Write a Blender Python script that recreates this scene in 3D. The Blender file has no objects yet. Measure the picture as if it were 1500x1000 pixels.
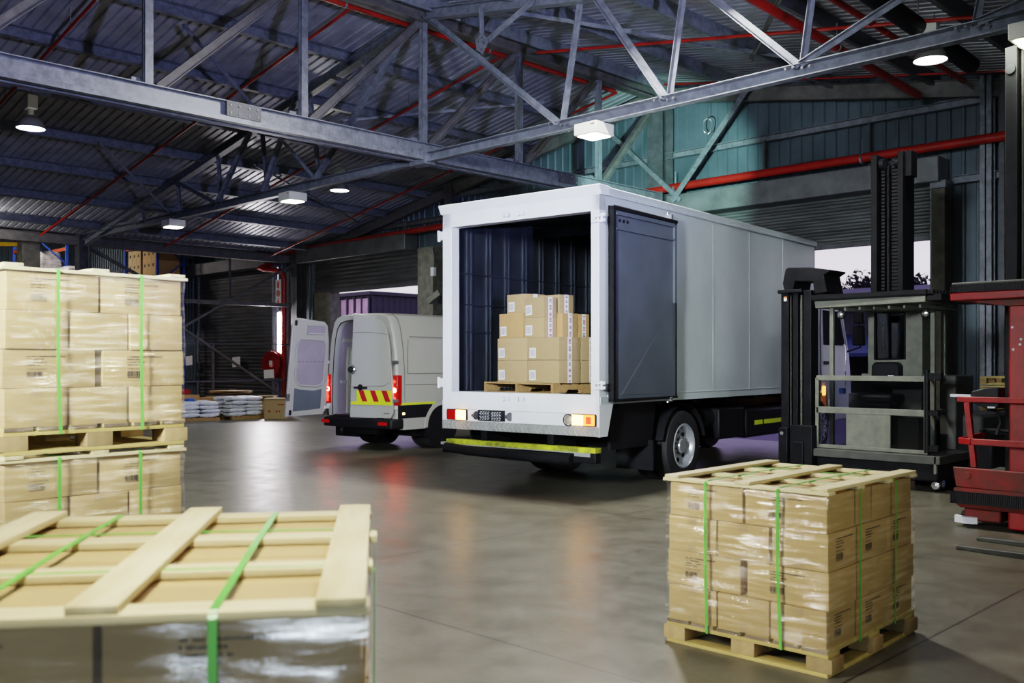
import bpy, bmesh, math, random
from mathutils import Vector, Matrix
R = math.radians
random.seed(7)
C = bpy.context.scene.collection

# ------------------------------------------------------------------ materials
def mat(name, col, rough=0.6, metal=0.0, var=0.0, vscale=4.0, stretch=(1, 1, 1), bump=0.0, bscale=40.0, emit=None, estr=0.0, spec=0.5, col2=None, dirt=0.0, trans=0.0, alpha=1.0, rnd=0.0):
    m = bpy.data.materials.new(name); m.use_nodes = True
    nt = m.node_tree; N = nt.nodes; L = nt.links
    b = N['Principled BSDF']
    b.inputs['Roughness'].default_value = rough; b.inputs['Metallic'].default_value = metal
    b.inputs['Specular IOR Level'].default_value = spec
    b.inputs['Base Color'].default_value = (*col, 1)
    if trans: b.inputs['Transmission Weight'].default_value = trans
    if alpha < 1: b.inputs['Alpha'].default_value = alpha
    if emit: b.inputs['Emission Color'].default_value = (*emit, 1); b.inputs['Emission Strength'].default_value = estr
    if var or bump or col2 or dirt or rnd:
        tc = N.new('ShaderNodeTexCoord'); mp = N.new('ShaderNodeMapping'); mp.inputs['Scale'].default_value = stretch
        L.new(tc.outputs['Object'], mp.inputs['Vector'])
        out = None
        if var or col2 or dirt:
            nz = N.new('ShaderNodeTexNoise'); nz.inputs['Scale'].default_value = vscale; nz.inputs['Detail'].default_value = 6
            nz.inputs['Roughness'].default_value = 0.62
            L.new(mp.outputs[0], nz.inputs['Vector'])
            cr = N.new('ShaderNodeValToRGB')
            c2 = col2 if col2 else tuple(max(0, c * (1 - var)) for c in col)
            c1 = col if col2 else tuple(min(1, c * (1 + var)) for c in col)
            cr.color_ramp.elements[0].position = 0.35; cr.color_ramp.elements[0].color = (*c2, 1)
            cr.color_ramp.elements[1].position = 0.65; cr.color_ramp.elements[1].color = (*c1, 1)
            L.new(nz.outputs['Fac'], cr.inputs['Fac']); out = cr.outputs['Color']
            rr = N.new('ShaderNodeMapRange'); rr.inputs['To Min'].default_value = max(0.02, rough - 0.1); rr.inputs['To Max'].default_value = min(1, rough + 0.12)
            L.new(nz.outputs['Fac'], rr.inputs['Value']); L.new(rr.outputs[0], b.inputs['Roughness'])
        if rnd:
            oi = N.new('ShaderNodeObjectInfo'); hs = N.new('ShaderNodeHueSaturation')
            mr = N.new('ShaderNodeMapRange'); mr.inputs['To Min'].default_value = 1 - rnd; mr.inputs['To Max'].default_value = 1 + rnd
            L.new(oi.outputs['Random'], mr.inputs['Value']); L.new(mr.outputs[0], hs.inputs['Value'])
            if out: L.new(out, hs.inputs['Color'])
            else: hs.inputs['Color'].default_value = (*col, 1)
            out = hs.outputs['Color']
        if out: L.new(out, b.inputs['Base Color'])
        if bump:
            n2 = N.new('ShaderNodeTexNoise'); n2.inputs['Scale'].default_value = bscale; n2.inputs['Detail'].default_value = 4
            L.new(mp.outputs[0], n2.inputs['Vector'])
            bp = N.new('ShaderNodeBump'); bp.inputs['Strength'].default_value = bump; bp.inputs['Distance'].default_value = 0.02
            L.new(n2.outputs['Fac'], bp.inputs['Height']); L.new(bp.outputs[0], b.inputs['Normal'])
    return m

def floor_mat():
    m = bpy.data.materials.new('polished_concrete'); m.use_nodes = True
    nt = m.node_tree; N = nt.nodes; L = nt.links; b = N['Principled BSDF']
    tc = N.new('ShaderNodeTexCoord')
    def noise(s, d=8, r=0.6):
        n = N.new('ShaderNodeTexNoise'); n.inputs['Scale'].default_value = s; n.inputs['Detail'].default_value = d; n.inputs['Roughness'].default_value = r
        L.new(tc.outputs['Object'], n.inputs['Vector']); return n
    n1 = noise(0.55, 9, 0.65); n2 = noise(3.0, 8, 0.7); n3 = noise(14, 10, 0.75)
    cr = N.new('ShaderNodeValToRGB')
    cr.color_ramp.elements[0].position = 0.36; cr.color_ramp.elements[0].color = (0.056, 0.051, 0.036, 1)
    cr.color_ramp.elements[1].position = 0.66; cr.color_ramp.elements[1].color = (0.158, 0.150, 0.118, 1)
    mx = N.new('ShaderNodeMath'); mx.operation = 'ADD'
    m2 = N.new('ShaderNodeMath'); m2.operation = 'MULTIPLY'; m2.inputs[1].default_value = 0.5
    m3 = N.new('ShaderNodeMath'); m3.operation = 'MULTIPLY'; m3.inputs[1].default_value = 0.27
    m2.inputs[1].default_value = 0.43
    m4 = N.new('ShaderNodeMath'); m4.operation = 'MULTIPLY_ADD'; m4.inputs[1].default_value = 0.30; L.new(n3.outputs['Fac'], m4.inputs[0]); L.new(m3.outputs[0], m4.inputs[2])
    L.new(n1.outputs['Fac'], m2.inputs[0]); L.new(n2.outputs['Fac'], m3.inputs[0]); L.new(m2.outputs[0], mx.inputs[0]); L.new(m4.outputs[0], mx.inputs[1])
    L.new(mx.outputs[0], cr.inputs['Fac'])
    sp = N.new('ShaderNodeSeparateXYZ'); L.new(tc.outputs['Object'], sp.inputs[0])
    def line(sock, off, per, w):
        a = N.new('ShaderNodeMath'); a.operation = 'SUBTRACT'; L.new(sock, a.inputs[0]); a.inputs[1].default_value = off - per / 2
        p = N.new('ShaderNodeMath'); p.operation = 'FLOORED_MODULO'; L.new(a.outputs[0], p.inputs[0]); p.inputs[1].default_value = per
        s = N.new('ShaderNodeMath'); s.operation = 'SUBTRACT'; L.new(p.outputs[0], s.inputs[0]); s.inputs[1].default_value = per / 2
        ab = N.new('ShaderNodeMath'); ab.operation = 'ABSOLUTE'; L.new(s.outputs[0], ab.inputs[0])
        lt = N.new('ShaderNodeMath'); lt.operation = 'LESS_THAN'; L.new(ab.outputs[0], lt.inputs[0]); lt.inputs[1].default_value = w
        return lt.outputs[0]
    l1 = line(sp.outputs['X'], -6.45, 4.2, 0.008); l2 = line(sp.outputs['Y'], 3.98, 4.2, 0.008)
    mm = N.new('ShaderNodeMath'); mm.operation = 'MAXIMUM'; L.new(l1, mm.inputs[0]); L.new(l2, mm.inputs[1])
    mix = N.new('ShaderNodeMix'); mix.data_type = 'RGBA'
    L.new(mm.outputs[0], mix.inputs['Factor']); L.new(cr.outputs['Color'], mix.inputs[6]); mix.inputs[7].default_value = (0.035, 0.03, 0.026, 1)
    L.new(mix.outputs[2], b.inputs['Base Color'])
    rr = N.new('ShaderNodeMapRange'); rr.inputs['From Min'].default_value = 0.3; rr.inputs['From Max'].default_value = 0.7
    rr.inputs['To Min'].default_value = 0.29; rr.inputs['To Max'].default_value = 0.43
    L.new(n2.outputs['Fac'], rr.inputs['Value']); L.new(rr.outputs[0], b.inputs['Roughness'])
    bp = N.new('ShaderNodeBump'); bp.inputs['Strength'].default_value = 0.05; bp.inputs['Distance'].default_value = 0.006
    L.new(n2.outputs['Fac'], bp.inputs['Height']); L.new(bp.outputs[0], b.inputs['Normal'])
    return m

def film_mat(name, gloss=0.2, haze=0.05, streak=(1.2, 1.2, 14), scale=7.0, strength=0.9, axis=None):
    """clear stretch film: mostly transparent, wrinkled gloss in horizontal streaks"""
    m = bpy.data.materials.new(name); m.use_nodes = True
    nt = m.node_tree; N = nt.nodes; L = nt.links
    N.remove(N['Principled BSDF']); out = N['Material Output']
    tc = N.new('ShaderNodeTexCoord'); mp = N.new('ShaderNodeMapping'); mp.inputs['Scale'].default_value = streak
    mp.inputs['Rotation'].default_value = (0.12, 0.1, 0)
    L.new(tc.outputs['Object'], mp.inputs['Vector'])
    nz = N.new('ShaderNodeTexNoise'); nz.inputs['Scale'].default_value = scale; nz.inputs['Detail'].default_value = 5; nz.inputs['Roughness'].default_value = 0.6; nz.inputs['Distortion'].default_value = 0.6
    L.new(mp.outputs[0], nz.inputs['Vector'])
    bp = N.new('ShaderNodeBump'); bp.inputs['Strength'].default_value = strength; bp.inputs['Distance'].default_value = 0.005
    L.new(nz.outputs['Fac'], bp.inputs['Height'])
    n2 = N.new('ShaderNodeTexNoise'); n2.inputs['Scale'].default_value = 2.6; n2.inputs['Detail'].default_value = 3
    L.new(mp.outputs[0], n2.inputs['Vector'])
    mr = N.new('ShaderNodeMapRange'); mr.inputs['From Min'].default_value = 0.46; mr.inputs['From Max'].default_value = 0.66
    mr.inputs['To Min'].default_value = gloss * 0.03; mr.inputs['To Max'].default_value = gloss
    L.new(n2.outputs['Fac'], mr.inputs['Value'])
    tr = N.new('ShaderNodeBsdfTransparent'); gl = N.new('ShaderNodeBsdfGlossy'); gl.inputs['Roughness'].default_value = 0.07
    df = N.new('ShaderNodeBsdfDiffuse'); df.inputs['Color'].default_value = (0.8, 0.8, 0.82, 1)
    L.new(bp.outputs[0], gl.inputs['Normal'])
    a = N.new('ShaderNodeMixShader'); a.inputs[0].default_value = haze; L.new(tr.outputs[0], a.inputs[1]); L.new(df.outputs[0], a.inputs[2])
    L.new(mr.outputs[0], gl.inputs['Color'])
    c = N.new('ShaderNodeAddShader'); L.new(a.outputs[0], c.inputs[0]); L.new(gl.outputs[0], c.inputs[1])
    tr.inputs['Color'].default_value = (0.93, 0.93, 0.93, 1)
    L.new(c.outputs[0], out.inputs['Surface'])
    return m

def pane_mat(name, tint, refl=0.08, rough=0.05):
    m = bpy.data.materials.new(name); m.use_nodes = True
    nt = m.node_tree; N = nt.nodes; L = nt.links
    N.remove(N['Principled BSDF']); out = N['Material Output']
    tr = N.new('ShaderNodeBsdfTransparent'); tr.inputs['Color'].default_value = (*tint, 1)
    gl = N.new('ShaderNodeBsdfGlossy'); gl.inputs['Roughness'].default_value = rough
    fr = N.new('ShaderNodeLayerWeight'); fr.inputs['Blend'].default_value = 0.25
    ad = N.new('ShaderNodeMath'); ad.operation = 'MULTIPLY_ADD'; L.new(fr.outputs['Fresnel'], ad.inputs[0]); ad.inputs[1].default_value = 0.6; ad.inputs[2].default_value = refl
    mx = N.new('ShaderNodeMixShader'); L.new(ad.outputs[0], mx.inputs[0]); L.new(tr.outputs[0], mx.inputs[1]); L.new(gl.outputs[0], mx.inputs[2])
    L.new(mx.outputs[0], out.inputs['Surface'])
    return m

M = dict(
    floor=floor_mat(),
    galv=mat('galvanised_steel', (0.17, 0.185, 0.22), 0.45, 0.3, var=0.28, vscale=9, bump=0.05, bscale=60),
    darksteel=mat('dark_painted_steel', (0.085, 0.087, 0.10), 0.5, 0.3, var=0.25, vscale=5),
    brownsteel=mat('dull_steel', (0.12, 0.115, 0.115), 0.6, 0.25, var=0.25, vscale=5),
    deck=mat('roof_sheeting', (0.34, 0.35, 0.40), 0.33, 0.25, var=0.2, vscale=2),
    clad=mat('wall_cladding', (0.085, 0.115, 0.145), 0.45, 0.25, var=0.15, vscale=1.2),
    shutter=mat('roller_shutter_steel', (0.10, 0.105, 0.11), 0.45, 0.5, var=0.3, vscale=3, stretch=(0.3, 1, 2)),
    hood=mat('shutter_hood_steel', (0.13, 0.135, 0.145), 0.45, 0.4, var=0.25, vscale=2),
    concrete=mat('raw_concrete', (0.14, 0.135, 0.115), 0.85, var=0.3, vscale=5, bump=0.2),
    redpipe=mat('red_pipe_paint', (0.26, 0.012, 0.008), 0.35, 0.0, var=0.2, vscale=3),
    redpaint=mat('red_machine_paint', (0.26, 0.008, 0.010), 0.38, 0.0, var=0.3, vscale=5),
    rustred=mat('worn_red_paint', (0.20, 0.014, 0.010), 0.6, 0.1, col2=(0.07, 0.02, 0.014), vscale=7),
    yellow=mat('yellow_paint', (0.75, 0.45, 0.02), 0.5, var=0.2),
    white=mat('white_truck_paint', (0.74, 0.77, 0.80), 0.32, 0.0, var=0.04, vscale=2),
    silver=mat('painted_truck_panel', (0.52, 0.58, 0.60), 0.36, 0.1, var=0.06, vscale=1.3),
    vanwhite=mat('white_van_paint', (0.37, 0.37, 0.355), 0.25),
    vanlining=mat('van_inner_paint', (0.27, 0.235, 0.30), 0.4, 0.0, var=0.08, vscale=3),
    seam=mat('seam_shadow', (0.12, 0.12, 0.125), 0.7),
    cargo=mat('cargo_lining', (0.022, 0.026, 0.036), 0.45, 0.15, var=0.3, vscale=2.5),
    cargorib=mat('cargo_rib', (0.04, 0.047, 0.065), 0.35, 0.3, var=0.2),
    doorgrey=mat('door_inner_grey', (0.105, 0.122, 0.150), 0.42, 0.1, var=0.12, vscale=2),
    plywood=mat('cargo_floor', (0.05, 0.045, 0.04), 0.7, var=0.3),
    black=mat('black_rubber', (0.008, 0.008, 0.010), 0.7, var=0.3, vscale=8, spec=0.2),
    tyre=mat('tyre_rubber', (0.014, 0.014, 0.016), 0.75, bump=0.15, bscale=30, var=0.3),
    plastic=mat('black_plastic', (0.010, 0.010, 0.013), 0.5, var=0.2, spec=0.25),
    machine=mat('black_machine_paint', (0.006, 0.006, 0.008), 0.5, 0.0, var=0.4, vscale=6, spec=0.2),
    greymach=mat('weathered_beige_paint', (0.16, 0.165, 0.135), 0.55, 0.05, col2=(0.105, 0.11, 0.09), vscale=6),
    greydark=mat('dirty_grey_paint', (0.07, 0.072, 0.066), 0.6, 0.1, col2=(0.04, 0.04, 0.036), vscale=5),
    rim=mat('silver_wheel_paint', (0.52, 0.55, 0.60), 0.3, 0.6, var=0.1),
    darkrim=mat('grey_steel_rim', (0.16, 0.16, 0.17), 0.4, 0.5, var=0.2),
    chrome=mat('bright_metal', (0.75, 0.76, 0.78), 0.22, 0.9),
    redlens=mat('red_lens', (0.25, 0.005, 0.005), 0.2, emit=(1, 0.02, 0.01), estr=0.12),
    redlit=mat('lit_red_lens', (0.7, 0.02, 0.01), 0.2, emit=(1, 0.03, 0.015), estr=5.0),
    redhot=mat('lit_red_bulb', (1, 0.1, 0.05), 0.2, emit=(1, 0.035, 0.015), estr=230.0),
    orangelit=mat('lit_orange_lens', (0.9, 0.2, 0.02), 0.2, emit=(1, 0.15, 0.02), estr=8.0),
    amberlit=mat('lit_amber_lens', (1, 0.6, 0.15), 0.2, emit=(1, 0.45, 0.09), estr=20.0),
    amber=mat('amber_marker', (0.8, 0.25, 0.02), 0.3, emit=(1, 0.33, 0.05), estr=10.0),
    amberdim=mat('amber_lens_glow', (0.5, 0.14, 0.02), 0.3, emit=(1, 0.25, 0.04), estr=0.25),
    hiviz=mat('fluorescent_yellow', (0.62, 0.72, 0.03), 0.45, var=0.06),
    hivizworn=mat('scuffed_fluorescent_tape', (0.58, 0.66, 0.03), 0.5, col2=(0.16, 0.17, 0.02), vscale=9),
    stripered=mat('red_reflective', (0.38, 0.012, 0.02), 0.4),
    tread=mat('checker_plate', (0.30, 0.31, 0.30), 0.45, 0.2, var=0.1, vscale=12),
    stud=mat('checker_stud', (0.55, 0.56, 0.55), 0.35, 0.3),
    pine=mat('fresh_pine', (0.66, 0.57, 0.33), 0.6, col2=(0.50, 0.41, 0.21), vscale=3, stretch=(6, 1, 6), rnd=0.12),
    pine_y=mat('fresh_pine_crosswise', (0.66, 0.57, 0.33), 0.6, col2=(0.52, 0.43, 0.22), vscale=3, stretch=(1, 6, 6), rnd=0.12),
    pallet=mat('yellow_pallet_wood', (0.50, 0.39, 0.13), 0.65, col2=(0.36, 0.27, 0.09), vscale=3, stretch=(1, 5, 5), rnd=0.15),
    block=mat('pallet_block_wood', (0.40, 0.29, 0.13), 0.7, col2=(0.25, 0.16, 0.07), vscale=6, rnd=0.3),
    boardend=mat('stained_board_end', (0.23, 0.16, 0.09), 0.75, col2=(0.12, 0.08, 0.05), vscale=7, rnd=0.3),
    oldwood=mat('old_pallet_wood', (0.35, 0.22, 0.085), 0.6, col2=(0.24, 0.145, 0.055), vscale=4, stretch=(1, 5, 5), rnd=0.1),
    carton=mat('wrapped_carton_board', (0.40, 0.275, 0.11), 0.72, var=0.06, vscale=8, stretch=(1, 1, 6), rnd=0.07),
    carton2=mat('plain_carton_board', (0.36, 0.255, 0.125), 0.75, var=0.05, vscale=9, stretch=(1, 1, 4), rnd=0.06),
    carton3=mat('amber_carton_board', (0.40, 0.245, 0.10), 0.7, var=0.05, vscale=9, rnd=0.04),
    tape=mat('brown_tape', (0.36, 0.255, 0.12), 0.35),
    ink=mat('print_ink', (0.055, 0.042, 0.03), 0.8),
    paper=mat('white_paper', (0.72, 0.72, 0.75), 0.6),
    greybar=mat('grey_barcode', (0.25, 0.25, 0.32), 0.7),
    redink=mat('red_ink', (0.24, 0.015, 0.025), 0.6),
    strap=mat('green_strap', (0.10, 0.42, 0.06), 0.35, var=0.15, vscale=6),
    film=film_mat('stretch_film', 0.38, 0.02, scale=4.5),
    filmshade=film_mat('stretch_film_frosted', 0.45, 0.05, streak=(0.9, 0.9, 9), scale=4),
    glass=pane_mat('dark_glass', (0.30, 0.30, 0.33), 0.05),
    clearpane=pane_mat('scratched_polycarbonate', (0.62, 0.63, 0.66), 0.05, 0.12),
    cabglass=mat('cab_glass', (0.02, 0.02, 0.03), 0.08, 0.0, spec=0.8),
    lamp=mat('lamp_glow', (1, 1, 1), 0.4, emit=(0.93, 0.96, 1.0), estr=26),
    lampwarm=mat('warm_diffuser', (1, 1, 0.9), 0.4, emit=(1.0, 0.93, 0.66), estr=24),
    housing=mat('white_lamp_housing', (0.66, 0.66, 0.60), 0.5, var=0.08),
    shade=mat('lamp_shade_metal', (0.24, 0.24, 0.23), 0.35, 0.4, var=0.1),
    tube=mat('tube_glow', (1, 1, 1), 0.4, emit=(1.0, 0.93, 0.97), estr=30),
    sign=mat('sign_white', (0.70, 0.72, 0.66), 0.5),
    signred=mat('sign_red', (0.55, 0.02, 0.02), 0.5),
    bag=mat('white_woven_bag', (0.62, 0.64, 0.72), 0.5, var=0.12, vscale=6, bump=0.35, bscale=9),
    rackblue=mat('rack_blue', (0.015, 0.05, 0.28), 0.45, var=0.2),
    rackorange=mat('rack_orange', (0.30, 0.05, 0.02), 0.5, var=0.2),
    wrapwhite=mat('white_wrapped_goods', (0.48, 0.47, 0.49), 0.3, col2=(0.20, 0.18, 0.17), vscale=5, stretch=(1, 1, 3), bump=0.4, bscale=8),
    shed=mat('dusk_tinted_cladding', (0.028, 0.027, 0.038), 0.6, var=0.2, vscale=1),  # purple of the dusk light is put into the cladding colour
    shedlight=mat('pink_translucent_panel', (0.62, 0.44, 0.50), 0.6, var=0.3, vscale=0.4),  # the lit look of the panels is put into this pale pink
    tarp=mat('blue_tarpaulin', (0.025, 0.045, 0.11), 0.6, var=0.2),
    leaf=mat('dark_foliage', (0.010, 0.012, 0.014), 0.8),
    asphalt=mat('yard_asphalt', (0.09, 0.07, 0.13), 0.6, var=0.2, vscale=0.5),  # asphalt colour carries the purple tint of the dusk light
    blueitem=mat('blue_plastic', (0.02, 0.10, 0.45), 0.4),
    whiteplastic=mat('white_plastic', (0.70, 0.71, 0.76), 0.4),
)

# ------------------------------------------------------------------ mesh builder
def V3(p): return Vector(p)
class MB:
    def __init__(s): s.bm = bmesh.new()
    def face(s, vs, mi=0):
        try:
            f = s.bm.faces.new(vs); f.material_index = mi; return f
        except ValueError: return None
    def poly(s, pts, mi=0): return s.face([s.bm.verts.new(p) for p in pts], mi)
    def hexa(s, p, mi=0):
        v = [s.bm.verts.new(q) for q in p]
        for q in ((0, 3, 2, 1), (4, 5, 6, 7), (0, 1, 5, 4), (1, 2, 6, 5), (2, 3, 7, 6), (3, 0, 4, 7)): s.face([v[i] for i in q], mi)
        return s
    def box(s, x0, y0, z0, x1, y1, z1, mi=0):
        return s.hexa([(x0, y0, z0), (x1, y0, z0), (x1, y1, z0), (x0, y1, z0), (x0, y0, z1), (x1, y0, z1), (x1, y1, z1), (x0, y1, z1)], mi)
    def cbox(s, c, d, mi=0):
        return s.box(c[0] - d[0] / 2, c[1] - d[1] / 2, c[2] - d[2] / 2, c[0] + d[0] / 2, c[1] + d[1] / 2, c[2] + d[2] / 2, mi)
    def _fr(s, p0, p1, up):
        d = (V3(p1) - V3(p0)).normalized(); u = V3(up)
        if abs(d.dot(u)) > 0.98: u = Vector((1, 0, 0))
        sd = d.cross(u).normalized(); return d, sd, sd.cross(d).normalized()
    def bar(s, p0, p1, w, h, mi=0, up=(0, 0, 1), off=(0, 0)):
        d, sd, u = s._fr(p0, p1, up); o = sd * off[0] + u * off[1]
        p0 = V3(p0) + o; p1 = V3(p1) + o; a = sd * w / 2; b = u * h / 2
        return s.hexa([p0 - a - b, p0 + a - b, p1 + a - b, p1 - a - b, p0 - a + b, p0 + a + b, p1 + a + b, p1 - a + b], mi)
    def ibeam(s, p0, p1, w, h, t=0.014, mi=0, up=(0, 0, 1)):
        s.bar(p0, p1, t, h, mi, up); s.bar(p0, p1, w, t, mi, up, (0, h / 2 - t / 2)); return s.bar(p0, p1, w, t, mi, up, (0, -h / 2 + t / 2))
    def angle(s, p0, p1, w, t=0.010, mi=0, up=(0, 0, 1)):
        s.bar(p0, p1, t, w, mi, up, (w / 2, 0)); return s.bar(p0, p1, w, t, mi, up, (0, w / 2))
    def channel(s, p0, p1, w, h, t=0.012, mi=0, up=(0, 0, 1), side=1):
        s.bar(p0, p1, t, h, mi, up, (-side * w / 2, 0)); s.bar(p0, p1, w, t, mi, up, (0, h / 2 - t / 2)); return s.bar(p0, p1, w, t, mi, up, (0, -h / 2 + t / 2))
    def tube(s, p0, p1, r, n=12, mi=0, r2=None, cap=True):
        d, a, b = s._fr(p0, p1, (0, 0, 1)); r2 = r if r2 is None else r2
        q = [(math.cos(2 * math.pi * i / n), math.sin(2 * math.pi * i / n)) for i in range(n)]
        A = [s.bm.verts.new(V3(p0) + (a * x + b * y) * r) for x, y in q]; B = [s.bm.verts.new(V3(p1) + (a * x + b * y) * r2) for x, y in q]
        for i in range(n): s.face([A[i], A[(i + 1) % n], B[(i + 1) % n], B[i]], mi)
        if cap: s.face(A[::-1], mi); s.face(B, mi)
        return s
    def path(s, pts, r, n=10, mi=0):
        pts = [V3(p) for p in pts]; rings = []; ref = None
        for i, p in enumerate(pts):
            d = (pts[min(i + 1, len(pts) - 1)] - pts[max(i - 1, 0)]).normalized()
            if ref is None: ref = Vector((0, 0, 1)) if abs(d.z) < 0.9 else Vector((1, 0, 0))
            a = d.cross(ref).normalized(); b = a.cross(d).normalized(); ref = b
            rings.append([p + (a * math.cos(2 * math.pi * k / n) + b * math.sin(2 * math.pi * k / n)) * r for k in range(n)])
        return s.loft(rings, True, mi, True)
    def loft(s, rings, closed=True, mi=0, cap=False):
        vs = [[s.bm.verts.new(p) for p in r] for r in rings]; n = len(rings[0])
        for i in range(len(vs) - 1):
            for k in range(n if closed else n - 1): s.face([vs[i][k], vs[i][(k + 1) % n], vs[i + 1][(k + 1) % n], vs[i + 1][k]], mi)
        if cap: s.face(vs[0][::-1], mi); s.face(vs[-1], mi)
        return s
    def prism(s, poly, plane, a, b, mi=0):
        f = {'xy': lambda p, t: (p[0], p[1], t), 'xz': lambda p, t: (p[0], t, p[1]), 'yz': lambda p, t: (t, p[0], p[1])}[plane]
        return s.loft([[f(p, a) for p in poly], [f(p, b) for p in poly]], True, mi, True)
    def lathe(s, prof, o, axis='z', n=24, mi=0, close=False):
        f = {'z': lambda r, t, c, d: (o[0] + r * c, o[1] + r * d, o[2] + t), 'x': lambda r, t, c, d: (o[0] + t, o[1] + r * c, o[2] + r * d), 'y': lambda r, t, c, d: (o[0] + r * c, o[1] + t, o[2] + r * d)}[axis]
        rings = [[f(max(r, 1e-4), t, math.cos(2 * math.pi * k / n), math.sin(2 * math.pi * k / n)) for k in range(n)] for r, t in prof]
        if close: rings.append(rings[0])
        return s.loft(rings, True, mi)
    def mesh(s, name, mats, smooth=True):
        bmesh.ops.remove_doubles(s.bm, verts=s.bm.verts, dist=1e-5)
        bmesh.ops.recalc_face_normals(s.bm, faces=s.bm.faces)
        me = bpy.data.meshes.new(name); s.bm.to_mesh(me); s.bm.free()
        for m in (mats if isinstance(mats, (list, tuple)) else [mats]): me.materials.append(m)
        if smooth:
            for p in me.polygons: p.use_smooth = True
            me.set_sharp_from_angle(angle=R(32))
        return me
    def build(s, name, mats, parent=None, bevel=0, smooth=True, label=None):
        o = bpy.data.objects.new(name, s.mesh(name, mats, smooth)); C.objects.link(o)
        if parent: o.parent = parent
        if bevel:
            b = o.modifiers.new('edge', 'BEVEL'); b.width = bevel; b.segments = 2; b.limit_method = 'ANGLE'; b.angle_limit = R(40)
        if label: o['label'] = label
        return o

def tag(o, label, cat, group=None, kind=None):
    o['label'] = label; o['category'] = cat
    if group: o['group'] = group
    if kind: o['kind'] = kind
    return o
def thing(name, label, cat, loc=(0, 0, 0), rz=0, group=None, kind=None):
    o = bpy.data.objects.new(name, None); o.empty_display_size = 0.2; C.objects.link(o)
    o.location = loc; o.rotation_euler = (0, 0, R(rz)); return tag(o, label, cat, group, kind)
def struct(o, label=None):
    o['kind'] = 'structure'
    if label: o['label'] = label
    return o
def link(name, me, parent=None, loc=(0, 0, 0), rot=(0, 0, 0), scale=None):
    o = bpy.data.objects.new(name, me); C.objects.link(o); o.location = loc; o.rotation_euler = rot
    if scale: o.scale = scale
    if parent: o.parent = parent
    return o
def dup(root, loc=None, rz=None, label=None, group=None):
    def cp(o, par):
        c = o.copy(); C.objects.link(c)
        if par: c.parent = par
        for ch in list(o.children): cp(ch, c)
        return c
    r = cp(root, None)
    if loc is not None: r.location = loc
    if rz is not None: r.rotation_euler = (0, 0, R(rz))
    if label: r['label'] = label
    if group: r['group'] = group
    return r
# ------------------------------------------------------------------ camera and sky
cam = bpy.data.objects.new('camera', bpy.data.cameras.new('camera')); C.objects.link(cam)
cam.location = (0, 0, 1.65); cam.rotation_euler = (R(90), 0, R(44.7))
cam.data.lens = 33.6; cam.data.sensor_width = 36; cam.data.shift_y = 31 / 1500
cam.data.clip_start = 0.05; cam.data.clip_end = 400
cam.data.dof.use_dof = True; cam.data.dof.focus_distance = 10.5; cam.data.dof.aperture_fstop = 3.2
bpy.context.scene.camera = cam
w = bpy.data.worlds.new('dusk_sky'); bpy.context.scene.world = w; w.use_nodes = True
nt = w.node_tree; bg = nt.nodes['Background']
tc = nt.nodes.new('ShaderNodeTexCoord'); sp = nt.nodes.new('ShaderNodeSeparateXYZ'); cr = nt.nodes.new('ShaderNodeValToRGB')
nt.links.new(tc.outputs['Generated'], sp.inputs[0]); nt.links.new(sp.outputs['Z'], cr.inputs['Fac']); nt.links.new(cr.outputs['Color'], bg.inputs['Color'])
e = cr.color_ramp.elements
e[0].position = 0.0; e[0].color = (0.92, 0.78, 0.86, 1)
e[1].position = 0.7; e[1].color = (0.16, 0.15, 0.30, 1)
x = e.new(0.10); x.color = (0.86, 0.80, 0.92, 1)
x = e.new(0.22); x.color = (0.44, 0.36, 0.74, 1)
bg.inputs['Strength'].default_value = 1.5

# ------------------------------------------------------------------ shell
RU, RZ, SL = -12.9, 8.0, 0.176                                     # ridge line and slope
def roofz(u): return RZ - SL * abs(u - RU) if u > -28 else RZ - SL * 15.1 + SL * (-28 - u)
V0 = 18.0
m = MB(); m.poly([(-46, -10, 0), (5, -10, 0), (5, 18.2, 0), (-46, 18.2, 0)])
struct(m.build('floor', M['floor'], smooth=False), 'grey brown polished concrete warehouse floor with saw-cut joints')
m = MB(); m.poly([(-120, 18.2, -0.02), (60, 18.2, -0.02), (60, 120, -0.02), (-120, 120, -0.02)])
struct(m.build('ground', M['asphalt'], smooth=False), 'dusky yard beyond the open shutters')

def corrug_profile(a, b, pitch, rib, dep):
    pts = []; t = a
    while t < b - 1e-6:
        for q, d in ((0, 0), (pitch - rib, 0), (pitch - rib * 0.75, dep), (pitch - rib * 0.25, dep)):
            if t + q <= b: pts.append((t + q, d))
        t += pitch
    pts.append((b, 0)); return pts

def roof_sheet(u0, u1, v0, v1):
    m = MB(); pr = corrug_profile(v0, v1, 0.19, 0.07, 0.036)
    m.loft([[(u0, v, roofz(u0) + d) for v, d in pr], [(u1, v, roofz(u1) + d) for v, d in pr]], False)
    return m
for n_, (a, b) in enumerate(((RU - 0.02, -28.0), (RU + 0.02, 5.0), (-28.02, -46.0))):
    o = roof_sheet(a, b, -10, 18.3).build('ceiling', M['deck'], smooth=False)
    struct(o, ['corrugated metal roof slope left of the ridge', 'corrugated metal roof slope right of the ridge', 'corrugated roof over the racking bay'][n_])

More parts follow.
